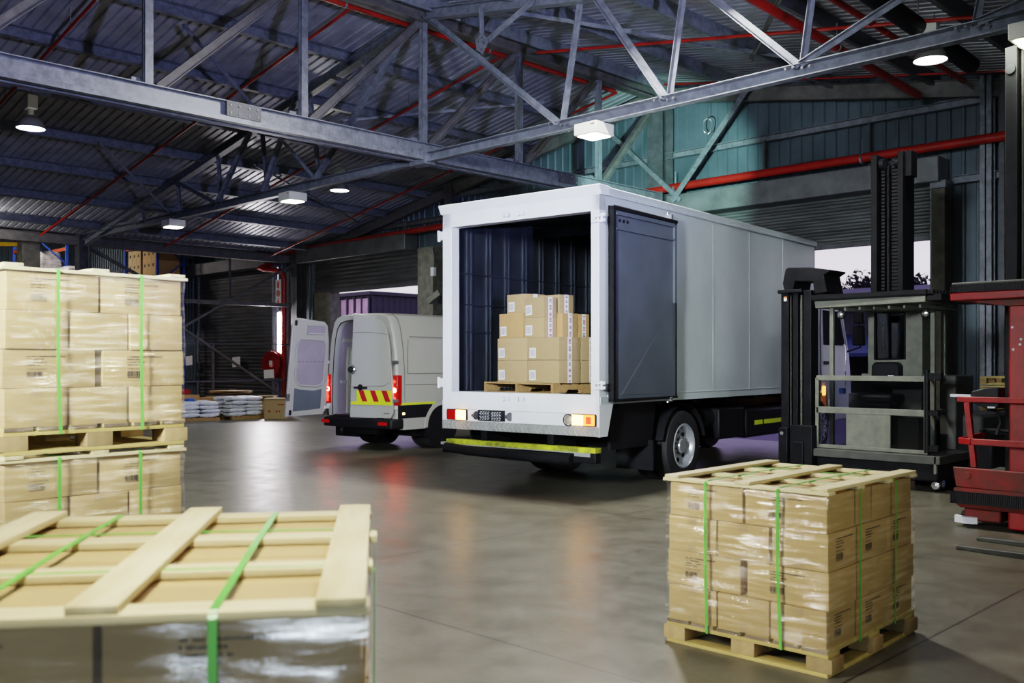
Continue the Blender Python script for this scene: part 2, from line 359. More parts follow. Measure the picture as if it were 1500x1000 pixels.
DOORS = [(-35.0, -29.5), (-27.0, -21.35), (-12.3, -6.84)]
def clad_wall(name, pts_fn, a, b, holes, label, mat_):
    """vertical ribbed cladding on the plane given by pts_fn(t, d, z)"""
    m = MB()
    def seg(s0, s1, zb):
        pr = corrug_profile(s0, s1, 0.25, 0.08, 0.032)
        m.loft([[pts_fn(t, d, zb) for t, d in pr], [pts_fn(t, d, None) for t, d in pr]], False)
    cur = a
    for h0, h1 in holes: seg(cur, h0, 0.0); seg(h0, h1, 5.0); cur = h1
    seg(cur, b, 0.0)
    return struct(m.build(name, mat_, smooth=False), label)
clad_wall('wall_back', lambda t, d, z: (t, V0 + 0.12 - d, roofz(t) if z is None else z), -46, 5, DOORS, 'blue grey ribbed metal wall with three roller shutters', M['clad'])
clad_wall('wall_right', lambda t, d, z: (4.9 + d, t, roofz(4.9) if z is None else z), -10, 18.2, [], 'ribbed metal side wall', M['clad'])
clad_wall('wall_front', lambda t, d, z: (t, -9.9 - d, roofz(t) if z is None else z), -46, 5, [], 'ribbed metal wall behind', M['clad'])
clad_wall('wall_left', lambda t, d, z: (-45.9 - d, t, roofz(-45.9) if z is None else z), -10, 18.2, [], 'ribbed metal far end wall', M['clad'])

# roller shutters: hood, curtain, guides, bottom rail
def roller(n, u0, u1, zb, hu0, hu1, hz0, hz1, label):
    t = thing('door_%d' % n, label, 'roller shutter', (0, V0, 0), kind='structure')
    m = MB(); z = zb; prof = []
    while z < 5.0:
        prof += [(z, 0.0), (z + 0.03, -0.034), (z + 0.065, -0.034), (z + 0.095, 0.0)]; z += 0.13
    m.loft([[(u0, y - 0.02, z) for z, y in prof], [(u1, y - 0.02, z) for z, y in prof]], False)
    m.build('shutter_curtain', M['shutter'], t, smooth=False)
    MB().box(u0, -0.06, zb - 0.07, u1, 0.02, zb + 0.02).build('bottom_rail', M['darksteel'], t)
    m = MB(); m.box(hu0, -0.50, hz0, hu1, 0.0, hz1)
    m.build('shutter_hood', M['hood'], t, bevel=0.02)
    for u in (u0, u1):
        MB().box(u - 0.06, -0.10, 0, u + 0.06, 0.06, hz0).build('guide_rail', M['galv'], t)
    return t
roller(1, -35.0, -29.5, 0.06, -35.6, -29.4, 4.98, 5.42, 'closed dark roller shutter behind the bagged goods')
roller(2, -27.0, -21.35, 3.98, -27.4, -21.7, 4.93, 5.40, 'dark roller shutter half raised behind the white van')
roller(3, -12.3, -6.84, 3.98, -12.5, -6.60, 4.90, 5.36, 'dark roller shutter raised above the box truck cab')

# concrete jambs and wall posts
def post(x0, x1, y0, y1, z1, m_, label, name='concrete_post', cap=False):
    o = MB().box(x0, y0, 0, x1, y1, z1).build(name, m_, bevel=0.012); tag(o, label, 'post')
    if cap: MB().box(x0 - 0.02, y0 - 0.02, z1, x1 + 0.02, y1, z1 + 0.13).build('cap_plate', M['galv'], o)
    return o
post(-6.78, -6.54, V0 - 0.35, V0 + 0.05, 4.80, M['concrete'], 'concrete door post at the right edge of the raised shutter', cap=True)
post(-21.30, -20.62, V0 - 0.35, V0 + 0.05, 4.95, M['concrete'], 'concrete door post between the van and the truck')
post(-27.0, -26.05, V0 - 0.1, V0 + 0.3, 3.95, M['concrete'], 'pale concrete pier left of the shutter opening behind the van')
def hcol(u, v, z, label, s=0.24, m_='darksteel', zb=0.0):
    m = MB(); m.ibeam((u, v, zb), (u, v, z), s, s, 0.02, 0, (0, 1, 0)); o = m.build('steel_column', M[m_]); tag(o, label, 'column')
    p = MB().cbox((u, v, zb + 0.015), (s + 0.14, s + 0.14, 0.03)).build('base_plate', M[m_]); p.parent = o
    return o
hcol(-27.65, 17.75, 5.3, 'dark steel column left of the half raised shutter', 0.34)
hcol(-28.0, 10.8, 5.3, 'dark steel column under the left end of the cross truss', 0.30)
hcol(-20.0, 17.8, roofz(-20.0) - 0.1, 'dark steel column above the truck left edge', 0.30)
hcol(-12.84, 17.75, roofz(-13) - 0.15, 'tall dark steel column at the ridge end', 0.42)
hcol(-5.87, 17.8, roofz(-5.95) - 0.1, 'galvanised steel column right of the raised shutter', 0.20, 'galv')
hcol(-5.55, 17.8, roofz(-5.6) - 0.1, 'dark steel column at the far right of the back wall', 0.20, 'darksteel')
# concrete pillar with yellow rack guards, far left
o = MB().box(-29.80, 9.62, 0, -29.30, 10.12, 5.5).build('concrete_pillar', M['concrete'], bevel=0.03); tag(o, 'mottled concrete pillar among the yellow bars at far left', 'pillar')
def girt(u0, u1, z, label, v=17.92, m_='galv'):
    m = MB(); m.channel((u0, v, z), (u1, v, z), 0.10, 0.14, 0.012); o = m.build('wall_girt', M[m_]); tag(o, label, 'girt'); return o
girt(-12.8, -6.05, 6.33, 'galvanised wall rail above the raised shutter')
girt(-20.1, -13.2, 6.33, 'wall rail behind the roof truss left of the ridge column')
girt(-27.9, -20.4, 5.75, 'dark wall rail above the half raised shutter', m_='brownsteel')
girt(-6.5, -6.05, 4.95, 'short wall rail beside the concrete door post')
girt(-5.85, 4.5, 4.95, 'wall rail right of the galvanised column')
for u, z0, z1 in ((-10.3, 5.4, 6.3), (-8.05, 5.4, 6.3)):
    o = MB().box(u - 0.02, 17.9, z0, u + 0.02, 17.97, z1).build('wall_strut', M['darksteel']); tag(o, 'thin dark vertical strut on the wall %s' % ('left of the tall mast top' if u < -9 else 'just behind the tall mast top'), 'strut')

# side frame at the left eave: beams, girts, cross bracing
def member(name, p0, p1, w, h, m_, label, cat='beam', kind='bar'):
    m = MB(); getattr(m, kind)(p0, p1, w, h) if kind != 'tube' else m.tube(p0, p1, w)
    return tag(m.build(name, M[m_]), label, cat)
member('eave_beam', (-28, -9, 5.12), (-28, 17.9, 5.12), 0.22, 0.26, 'brownsteel', 'long dark eave beam running to the back wall at left', kind='ibeam')
member('gutter_beam', (-28.4, -9, 5.42), (-28.4, 17.9, 5.42), 0.16, 0.10, 'galv', 'thin pale gutter rail above the eave beam')
member('side_rail', (-28, 10.9, 3.55), (-28, 17.9, 3.58), 0.10, 0.12, 'brownsteel', 'horizontal steel rail across the shutter at left', 'rail')
member('low_rail', (-28, 10.9, 1.05), (-28, 17.9, 1.07), 0.05, 0.05, 'darksteel', 'low thin rail above the white bags', 'rail')
member('mid_rail', (-28, 10.9, 2.26), (-28, 17.9, 2.26), 0.035, 0.035, 'darksteel', 'thin wire rail at middle height across the shutter', 'rail')
member('brace_rod', (-27.95, 13.2, 2.40), (-27.95, 17.7, 4.95), 0.07, 0.07, 'brownsteel', 'diagonal brace rising right to the wall column', 'brace')
member('brace_rod', (-27.92, 12.6, 3.45), (-27.92, 17.3, 0.55), 0.07, 0.07, 'brownsteel', 'diagonal brace falling right behind the white bags', 'brace')
member('brace_rod', (-28.0, 10.9, 5.0), (-28.0, 14.0, 3.5), 0.09, 0.09, 'darksteel', 'diagonal brace in front of the racking', 'brace')
member('brace_rod', (-28.05, 10.95, 4.45), (-28.05, 13.0, 3.3), 0.07, 0.07, 'darksteel', 'second diagonal brace in front of the racking', 'brace')
member('hanger_post', (-28.0, 15.43, 3.6), (-28.0, 15.43, 5.0), 0.05, 0.05, 'darksteel', 'short vertical post hanging from the eave beam', 'post')
member('rail_post', (-28.0, 14.84, 0.02), (-28.0, 14.84, 2.26), 0.07, 0.07, 'brownsteel', 'thin upright rail post behind the white bags', 'post')
for p0, p1, lb in (((-28.85, 9.46, 5.58), (-27.85, 10.43, 5.43), 'yellow guard bar right of the concrete pillar'), ((-29.9, 8.4, 5.66), (-28.93, 9.38, 5.58), 'yellow guard bar left of the concrete pillar'), ((-29.07, 9.92, 5.62), (-28.45, 10.54, 5.86), 'yellow guard bar rising toward the roof'), ((-30.24, 9.46, 5.53), (-29.85, 9.9, 5.63), 'yellow guard bar behind the concrete pillar'), ((-30.9, 8.8, 5.13), (-29.72, 9.70, 5.09), 'short yellow bar at the left frame edge')):
    member('guard_bar', p0, p1, 0.11, 0.11, 'yellow', lb, 'guard bar')

# ------------------------------------------------------------------ roof steel
pu = [RU - 0.25 - 1.95 * k for k in range(8)] + [RU + 0.25 + 1.95 * k for k in range(9)]
for k, u in enumerate(pu):
    m = MB(); z = roofz(u) - 0.115; p0 = (u, -9.8, z); p1 = (u, V0 - 0.05, z)
    m.channel(p0, p1, 0.09, 0.22, 0.012, 0, (SL if u > RU else -SL, 0, 1), 1 if u < RU else -1)
    o = m.build('roof_purlin', M['galv'] if u < RU + 6 else M['darksteel'])
    side = 'left' if u < RU else 'right'; n = k if u < RU else k - 8
    tag(o, '%s roof purlin counted %s from the ridge, carrying the corrugated sheeting' % (['first', 'second', 'third', 'fourth', 'fifth', 'sixth', 'seventh', 'eighth', 'ninth'][n], side), 'purlin', 'roof purlins')
for k in range(6):
    u = -29.5 - 2.4 * k; o = MB().box(u - 0.05, -9.8, roofz(u) - 0.22, u + 0.05, V0 - 0.05, roofz(u) - 0.01).build('roof_purlin', M['darksteel'])
    tag(o, 'dark purlin over the racking bay, number %d out from the eave beam' % (k + 1), 'purlin', 'racking bay purlins')

# ridge girder truss along the ridge
t = thing('ridge_truss', 'long galvanised girder truss running under the ridge toward the back wall', 'truss', (RU, 0, 0))
m = MB(); cz = 5.36
for sx in (-1, 1): m.channel((sx * 0.10, -9.5, cz), (sx * 0.10, 17.7, cz), 0.09, 0.24, 0.014, 0, (0, 0, 1), sx)
for sx in (-1, 1): m.bar((sx * 0.115, -9.5, cz - 0.155), (sx * 0.115, 17.7, cz - 0.155), 0.11, 0.07)
bc = m.build('bottom_chord', M['galv'], t)
for v in (7.25, 14.5):
    pl = MB(); pl.box(0.152, v - 0.28, cz - 0.11, 0.166, v + 0.28, cz + 0.11)
    sp_ = pl.build('splice_plate', M['darksteel'], bc)
    b = MB()
    for yy in (-0.22, -0.08, 0.08, 0.22):
        for zz in (-0.06, 0.05): b.tube((0.16, v + yy, cz + zz), (0.18, v + yy, cz + zz), 0.016, 6)
    b.build('bolt_row', M['galv'], bc)
m = MB(); m.ibeam((0, -9.5, 7.72), (0, 17.7, 7.72), 0.26, 0.26, 0.016); m.build('top_chord', M['brownsteel'], t)
vs = [-8.7, -6.3, -3.9, -1.5, 0.95, 3.4, 5.85, 8.35, 10.8, 13.2, 15.6]
for v in vs:
    m = MB(); m.channel((0.02, v, cz + 0.12), (0.02, v, 7.6), 0.10, 0.115, 0.012, 0, (0, 1, 0)); m.bar((0.02, v, cz + 0.1), (0.02, v, 7.6), 0.018, 0.13, 0, (0, 1, 0))
    o = m.build('vertical_strut', M['galv'], t)
    MB().box(-0.16, v - 0.20, cz + 0.10, -0.04, v - 0.08, cz + 0.22).build('cleat', M['galv'], o)
for a, b in zip(vs, vs[1:] + [17.8]):
    m = MB(); m.ibeam((0, a + 0.16, cz + 0.12), (0, b - 0.05, 7.62), 0.11, 0.13, 0.014); m.build('diagonal_strut', M['brownsteel'], t)

# cross trusses following the roof slope
def cross_truss(v, label, mchord='galv', lit=True):
    t = thing('cross_truss', label, 'truss', (RU, v, 0))
    for sd in (-1, 1):
        L_ = 14.9 if sd < 0 else 17.5
        m = MB(); m.channel((sd * 0.2, 0, 5.22), (sd * L_, 0, 5.22), 0.13, 0.17, 0.012, 0, (0, 0, 1), sd); m.build('bottom_chord', M[mchord], t)
        m = MB(); m.ibeam((sd * 0.1, 0, 7.72), (sd * L_, 0, roofz(RU + sd * L_) - 0.32), 0.16, 0.18, 0.012); m.build('top_chord', M[mchord], t)
        zt = lambda x: 7.72 - SL * abs(x)
        web = [(3.24, 0.15), (3.24, 3.6), (5.2, 3.95), (5.2, 5.45), (7.18, 5.65), (7.18, 7.35), (7.2, 9.3), (9.2, 9.35), (9.25, 11.4), (11.2, 11.3), (11.25, 13.2), (13.2, 13.3)]
        for i, (xb, xt) in enumerate(web):
            wd = 0.085 if i in (0, 2, 4) else 0.065
            y = 0.06 if i % 2 else -0.06
            m = MB(); m.angle((sd * xb, y, 5.28), (sd * xt, y, zt(xt)), wd, 0.012, 0, (0, 1, 0)); m.build('web_strut', M[mchord], t)
        # gusset and secondary members of the first panel
        g = (1.62, 6.82)
        m = MB(); m.prism([(sd * (g[0] - 0.14), g[1] + 0.10), (sd * (g[0] + 0.02), g[1] + 0.20), (sd * (g[0] + 0.16), g[1] + 0.02), (sd * (g[0] + 0.02), g[1] - 0.16), (sd * (g[0] - 0.12), g[1] - 0.06)], 'xz', -0.11, -0.095)
        gp = m.build('gusset_plate', M['galv'], t)
        b = MB()
        for dx, dz in ((-0.06, 0.06), (0.02, 0.1), (0.07, 0.0), (0.0, -0.08)): b.tube((sd * (g[0] + dx), -0.125, g[1] + dz), (sd * (g[0] + dx), -0.10, g[1] + dz), 0.016, 6)
        b.build('bolt_row', M['darksteel'], gp)
        MB().angle((sd * g[0], -0.08, g[1]), (sd * 1.58, -0.08, zt(1.58)), 0.05, 0.01, 0, (0, 1, 0)).build('hanger', M[mchord], t)
        MB().angle((sd * g[0], -0.08, g[1]), (sd * 2.75, -0.08, zt(2.75)), 0.06, 0.01, 0, (0, 1, 0)).build('secondary_strut', M[mchord], t)
        b = MB()
        for xb in (3.24, 5.2, 7.18, 9.2, 11.2):
            for dx in (-0.16, -0.06, 0.06, 0.16): b.tube((sd * (xb + dx), -0.085, 5.26 - 0.03 * (dx > 0)), (sd * (xb + dx), -0.065, 5.26 - 0.03 * (dx > 0)), 0.018, 6)
        b.build('bolt_row', M['darksteel'], t)
    MB().box(-0.2, -0.12, 5.10, 0.2, 0.12, 5.36).build('joint_plate', M['galv'], t)
    return t
cross_truss(10.8, 'galvanised cross truss whose bottom chord carries the box lamps')
# end rafters on the back wall
for sd, L_ in ((-1, 15.0), (1, 17.5)):
    m = MB(); m.ibeam((RU, 17.78, 7.70), (RU + sd * L_, 17.78, roofz(RU + sd * L_) - 0.30), 0.16, 0.30, 0.014)
    tag(m.build('end_rafter', M['brownsteel']), 'dark end rafter along the back wall, %s of the ridge' % ('left' if sd < 0 else 'right'), 'rafter')
for p0, p1, w_, m_, lb in (
        ((-20.75, 8.34, 6.36), (-22.5, 10.75, 5.32), 0.06, 'galv', 'steel strut from a purlin to the far left truss chord'),
        ((-15.2, 7.5, 7.30), (-16.2, 10.7, 5.35), 0.075, 'galv', 'pale tube strut passing behind the ridge truss chord'),
        ((-17.4, 12.3, 6.95), (-14.6, 15.8, 7.50), 0.05, 'galv', 'thin roof brace left of the ridge behind the cross truss'),
        ((-11.2, 10.9, 7.42), (-7.6, 16.0, 6.80), 0.06, 'galv', 'thin roof brace right of the ridge behind the cross truss'),
        ((-20.6, 12.0, 6.4), (-23.5, 17.2, 5.85), 0.05, 'galv', 'thin roof brace above the white van'),
        ((-12.3, 17.5, 5.2), (-10.3, 17.5, 7.45), 0.12, 'galv', 'diagonal wall brace rising right above the truck'),
        ((-14.3, 17.5, 7.2), (-12.1, 17.5, 5.2), 0.09, 'galv', 'thin diagonal wall brace falling right above the truck'),
        ((-6.0, 11.0, 6.45), (-8.9, 15.0, 7.0), 0.05, 'brownsteel', 'dark thin roof brace on the right slope')):
    m = MB(); m.angle(p0, p1, w_, 0.014); tag(m.build('roof_brace', M[m_]), lb, 'brace')

# ------------------------------------------------------------------ red pipes
def pipe(pts, r, label, clamps=(), m_='redpipe'):
    m = MB(); m.path(pts, r, 14); o = m.build('sprinkler_pipe' if m_ == 'redpipe' else 'duct_pipe', M[m_]); tag(o, label, 'pipe')
    a, b = V3(pts[0]), V3(pts[-1])
    for k in clamps:
        p = a.lerp(b, k); d = (b - a).normalized()
        MB().tube(p - d * 0.02, p + d * 0.02, r * 1.18, 14).build('pipe_clamp', M['galv'] if r > 0.05 else M[m_], o)
        MB().tube(p + Vector((0, 0, r)), p + Vector((0, 0, r + 0.30)), 0.010, 6).build('hanger_rod', M['galv'], o)
    return o
pipe([(-4.9, 17.6, 5.54), (-12.1, 17.6, 5.54), (-20.1, 17.6, 5.46), (-27.4, 17.6, 5.40)], 0.085, 'large red main pipe along the back wall', (0.14, 0.33, 0.55, 0.75))
c = [(-27.4, 17.6, 5.40), (-28.6, 17.6, 5.38), (-28.86, 17.58, 5.33), (-28.91, 17.55, 5.22), (-28.72, 17.4, 5.04), (-28.52, 17.2, 4.93), (-28.38, 16.8, 4.84), (-28.34, 16.65, 4.80), (-28.38, 16.85, 4.77), (-28.31, 17.3, 4.76), (-28.27, 17.5, 4.72), (-28.29, 17.6, 4.5), (-28.3, 17.6, 0.15)]
o = pipe(c, 0.085, 'red pipe looping and dropping to the floor beside the tube light')
MB().tube((-28.3, 17.6, 0.0), (-28.3, 17.6, 0.16), 0.13, 14).build('base_flange', M['redpipe'], o)
pipe([(RU - 0.28, -9, 7.62), (RU - 0.28, 16.5, 7.62)], 0.055, 'red sprinkler main running under the ridge', (0.3, 0.45, 0.6, 0.72, 0.85))
for v, lb in ((6.0, 'at the top left corner'), (9.5, 'crossing behind the second truss upright'), (13.05, 'behind the ridge joint'), (16.6, 'nearest the back wall')):
    pipe([(RU - 0.28, v, 7.60), (-27.5, v, roofz(-27.5) - 0.30)], 0.027, 'thin red branch pipe down the left roof slope, %s' % lb, (0.2, 0.42, 0.65, 0.85))
for v, lb in ((13.2, 'crossing the picture top'),):
    pipe([(RU + 0.5, v, 7.52), (3.5, v, roofz(3.5) - 0.28)], 0.027, 'thin red branch pipe down the right roof slope, %s' % lb, (0.2, 0.45))
pipe([(-6.35, 4, 6.50), (-6.6, 16.6, 6.25)], 0.065, 'thick red pipe under the right roof slope ending at the wall', (0.5, 0.75))
pipe([(-5.75, 4, 6.52), (-5.95, 16.9, 6.42)], 0.045, 'thinner red pipe beside the thick one under the right slope', (0.5, 0.75))
pipe([(-4.95, 4, 6.25), (-5.35, 15.5, 6.25)], 0.13, 'black duct under the right roof slope above the pendant lamp', (), 'machine')
pipe([(-5.0, 17.0, 6.42), (-12.2, 17.0, 7.66)], 0.02, 'thin red pipe sloping along the top of the back wall')

# ------------------------------------------------------------------ lamps
def highbay(loc, top, label, s=1.0):
    t = thing('pendant_lamp', label, 'lamp', loc, 0, 'high bay pendant lamps')
    r = 0.25 * s
    m = MB(); m.lathe([(0.07 * s, 0.24 * s), (0.10 * s, 0.235 * s), (0.16 * s, 0.19 * s), (r * 0.86, 0.09 * s), (r, 0.0), (r * 0.98, -0.008), (r * 0.84, 0.09 * s), (0.06 * s, 0.22 * s)], (0, 0, 0), 'z', 28); sh = m.build('lamp_shade', M['shade'], t)
    MB().lathe([(0.0, -0.012), (r * 0.6, -0.010), (r * 0.95, 0.004), (r * 0.95, 0.02), (0, 0.02)], (0, 0, 0), 'z', 28).build('lens', M['lamp'], t)
    MB().tube((0, 0, 0.23 * s), (0, 0, 0.36 * s), 0.055 * s, 12).build('neck', M['housing'], t)
    MB().box(-0.12 * s, -0.09 * s, 0.35 * s, 0.12 * s, 0.09 * s, 0.60 * s).build('ballast_box', M['housing'], t, bevel=0.012)
    h = top - loc[2]
    MB().tube((0.05, 0, 0.6 * s), (0.05, 0, h), 0.007, 6).build('suspension_wire', M['darksteel'], t)
    return t
highbay((-18.75, 6.30, 5.98), roofz(-18.75) - 0.2, 'round pendant lamp at far left above the stacked pallets')
highbay((-20.65, 14.5, 6.12), roofz(-20.65) - 0.2, 'small round pendant lamp beside the middle box lamp')
highbay((-5.12, 13.3, 5.78), roofz(-5.1) - 0.2, 'round pendant lamp at top right below the black duct', 0.88)
def boxlamp(u, v, label, rz=0):
    t = thing('box_lamp', label, 'lamp', (u, v, 5.13), rz, 'white box lamps under the cross truss')
    MB().box(-0.21, -0.21, -0.17, 0.21, 0.21, 0.0).build('housing', M['housing'], t, bevel=0.012)
    MB().box(-0.17, -0.17, -0.185, 0.17, 0.17, -0.171).build('diffuser', M['lampwarm'], t, bevel=0.006)
    MB().box(0.10, -0.2115, -0.05, 0.18, -0.2105, -0.035).build('badge_plate', M['ink'], t)
    return t
boxlamp(-8.98, 10.78, 'white box lamp glowing under the truss above the truck')
boxlamp(-17.0, 10.78, 'white box lamp glowing under the truss above the van')
boxlamp(-22.3, 10.78, 'smallest white box lamp glowing at left beyond the ridge')
boxlamp(-3.08, 10.78, 'white box lamp cut by the right frame edge')

# ------------------------------------------------------------------ small things along the back wall
t = thing('tube_light', 'glowing vertical tube light beside the red drop pipe', 'lamp', (-28.62, 17.62, 2.00))
MB().box(-0.07, 0.03, -0.05, 0.07, 0.10, 1.40).build('backing', M['housing'], t)
MB().tube((0, 0, 0), (0, 0, 1.35), 0.062, 12).build('tube', M['tube'], t)
t = thing('fire_sign', 'tall white fire equipment sign with red symbols', 'sign', (-28.66, 17.6, 3.64))
MB().box(-0.17, 0, 0, 0.17, 0.02, 0.85).build('board', M['sign'], t)
m = MB(); m.box(-0.06, -0.006, 0.56, 0.06, 0, 0.74); m.box(-0.035, -0.006, 0.74, 0.035, 0, 0.79); m.build('extinguisher_symbol', M['signred'], t)
MB().tube((0, -0.006, 0.38), (0, 0.0, 0.38), 0.12, 20).build('reel_symbol', mat('sign_brown', (0.42, 0.16, 0.10), 0.5), t)
m = MB(); m.box(-0.02, -0.006, 0.10, 0.02, 0, 0.22); m.prism([(-0.07, 0.11), (0.07, 0.11), (0, 0.03)], 'xz', -0.006, 0); m.build('arrow_symbol', M['signred'], t)
t = thing('fire_hose_reel', 'red fire hose reel below the glowing tube light', 'hose reel', (-28.50, 17.3, 1.62), 15)
MB().lathe([(0.30, -0.09), (0.42, -0.10), (0.42, -0.08), (0.30, -0.07), (0.30, 0.07), (0.42, 0.08), (0.42, 0.10), (0.12, 0.10), (0.12, -0.09), (0.30, -0.09)], (0, 0, 0), 'y', 28).build('drum', M['redpaint'], t)
m = MB()
for k in range(3): m.lathe([(0.31 + 0.03 * math.cos(a), -0.045 + k * 0.045 + 0.022 * math.sin(a)) for a in [i * math.pi / 4 for i in range(9)]], (0, 0, 0), 'y', 24)
m.build('hose', M['black'], t)
MB().box(-0.04, 0.10, -0.5, 0.04, 0.36, 0.06).build('bracket', M['redpaint'], t)
MB().box(-0.05, -0.13, -0.06, 0.06, -0.105, 0.10).build('instruction_card', M['paper'], t)
for p, lb, rz in (((-35.1, 17.6, 1.55), 'white notice sheet left of the closed shutter', 0), ((-31.75, 17.75, 1.5), 'white notice sheet on the closed shutter', 0), ((-27.75, 16.7, 1.14), 'white tag hanging under the red hose reel', 25)):
    w_ = 0.19 if rz else 0.28; o = MB().box(-w_, 0, 0, w_, 0.01, 0.36 if not rz else 0.28).build('notice_sheet', M['paper']); o.location = p; o.rotation_euler = (0, R(-4), R(rz)); tag(o, lb, 'notice')
t = thing('pull_switch', 'small grey switch box hanging on a looped cable beside the truck', 'switch', (-20.42, 17.5, 4.20))
MB().box(-0.07, -0.05, -0.12, 0.07, 0.05, 0.12).build('switch_box', M['whiteplastic'], t, bevel=0.01)
MB().path([(0, 0, 0.12), (0.02, 0, 0.42), (-0.06, 0, 0.62), (-0.22, 0, 0.68), (-0.36, 0.05, 0.62)], 0.012, 6).build('cable', M['galv'], t)
t = thing('wall_sensor', 'grey box sensor on the concrete post left of the truck', 'sensor', (-20.30, 17.5, 3.45), 20)
m = MB(); m.bar((-0.22, -0.05, -0.10), (0.16, -0.05, 0.16), 0.16, 0.17); m.build('sensor_body', M['greymach'], t, bevel=0.015)
MB().box(-0.05, 0, -0.15, 0.05, 0.2, -0.02).build('bracket', M['darksteel'], t)
t = thing('wire_coil', 'small coil of pale wire hung high on the back wall', 'coil', (-11.56, 17.7, 6.77))
MB().path([(0.11 * math.cos(a) * (1 + 0.1 * math.sin(3 * a)), 0.02 * math.sin(5 * a), 0.17 * math.sin(a)) for a in [k * 0.45 for k in range(43)]], 0.012, 6).build('coil', M['chrome'], t)
MB().tube((0, 0, 0.17), (0, 0, 0.6), 0.005, 5).build('hook_wire', M['darksteel'], t)
# ------------------------------------------------------------------ pallets and cartons
def mesh_box(name, sx, sy, sz, mats, bev=0.004):
    m = MB(); m.box(-sx / 2, -sy / 2, 0, sx / 2, sy / 2, sz)
    bmesh.ops.bevel(m.bm, geom=list(m.bm.edges), offset=bev, segments=2, affect='EDGES', profile=0.6)
    return m.mesh(name, mats)
def text_mesh(txt, size, mat_):
    cu = bpy.data.curves.new('print', 'FONT'); cu.body = txt; cu.size = size; cu.align_x = 'LEFT'
    o = bpy.data.objects.new('print', cu); C.objects.link(o)
    dg = bpy.context.evaluated_depsgraph_get(); me = bpy.data.meshes.new_from_object(o.evaluated_get(dg))
    bpy.data.objects.remove(o); me.materials.clear(); me.materials.append(mat_); return me
def print_mesh(seed, wide=0.20):
    """stencil print: faint text lines, one legible line and a barcode, in the xz plane facing -y"""
    rn = random.Random(seed); m = MB()
    def dash(x, z, wd, h): m.poly([(x, 0, z), (x + wd, 0, z), (x + wd, 0, z + h), (x, 0, z + h)])
    for row, ln in enumerate((wide, 0.085, 0.10, 0.075)):
        x = 0.0
        while x < ln:
            wd = rn.uniform(0.003, 0.007); dash(x, 0.142 - row * 0.015, wd, rn.choice((0.006, 0.007, 0.008))); x += wd + 0.002 + (0.006 if rn.random() < 0.15 else 0)
    x = 0.0
    while x < 0.082:
        wd = rn.choice((0.0016, 0.003, 0.005)); dash(x, 0.034, wd, 0.032); x += wd + rn.choice((0.002, 0.003))
    for k in range(12): dash(0.004 + k * 0.0066, 0.026, 0.004, 0.0055)
    tm = text_mesh('12 PER CARTON', 0.0135, M['ink'])
    bm = m.bm; n0 = len(bm.verts); bm.from_mesh(tm); bm.verts.ensure_lookup_table()
    for v in bm.verts[n0:]: v.co = Vector((v.co.x, 0, v.co.y + 0.074))
    me = bpy.data.meshes.new('printed_mark'); bm.to_mesh(me); bm.free(); me.materials.append(M['ink']); return me
RH0 = 0.2025
CA = mesh_box('carton', 0.478, 0.292, RH0 - 0.003, M['carton'])
CB = mesh_box('carton', 0.318, 0.392, RH0 - 0.003, M['carton'])
PRINTS = [print_mesh(k) for k in range(4)]
tm = MB(); tm.box(-0.030, -0.001, 0, 0.030, 0.001, 0.038); TAPE = tm.mesh('tape', M['tape'])
PB = [mesh_box('deck_board', 0.145, 1.2, 0.022, M['pallet'], 0.002), mesh_box('deck_board', 0.10, 1.2, 0.022, M['pallet'], 0.002)]
PEND = mesh_box('board_end', 0.141, 0.004, 0.019, M['boardend'], 0.001)
PST = mesh_box('stringer_board', 1.0, 0.145, 0.022, M['pallet'], 0.002)
PBL = mesh_box('block', 0.145, 0.145, 0.078, M['block'], 0.004)
PBB = mesh_box('bottom_board', 1.0, 0.10, 0.020, M['pallet'], 0.002)
PBB2 = mesh_box('bottom_board', 0.10, 1.2, 0.020, M['pallet'], 0.002)
SLT = mesh_box('top_slat', 0.095, 1.22, 0.018, M['pine'], 0.002)
SLC = mesh_box('cross_slat', 1.03, 0.085, 0.018, M['pine_y'], 0.002)

def wood_pallet(loc, rz, label):
    t = thing('wooden_pallet', label, 'pallet', loc, rz, 'yellow wooden pallets')
    for x in (-0.45, 0, 0.45):
        for y in (-0.525, 0, 0.525): link('block', PBL, t, (x, y, 0.020))
    for y in (-0.55, 0.55): link('bottom_board', PBB, t, (0, y, 0))
    for x in (-0.45, 0, 0.45): link('bottom_board', PBB2, t, (x, 0, 0), scale=(1, 0.83 if x else 0.83, 1))
    for y in (-0.525, 0, 0.525): link('stringer_board', PST, t, (0, y, 0.098))
    for x in (-0.4275, -0.26, -0.09, 0.09, 0.26, 0.4275):
        b = link('deck_board', PB[0], t, (x, 0, 0.120)); link('board_end', PEND, b, (0, -0.6, 0.0015))
    return t

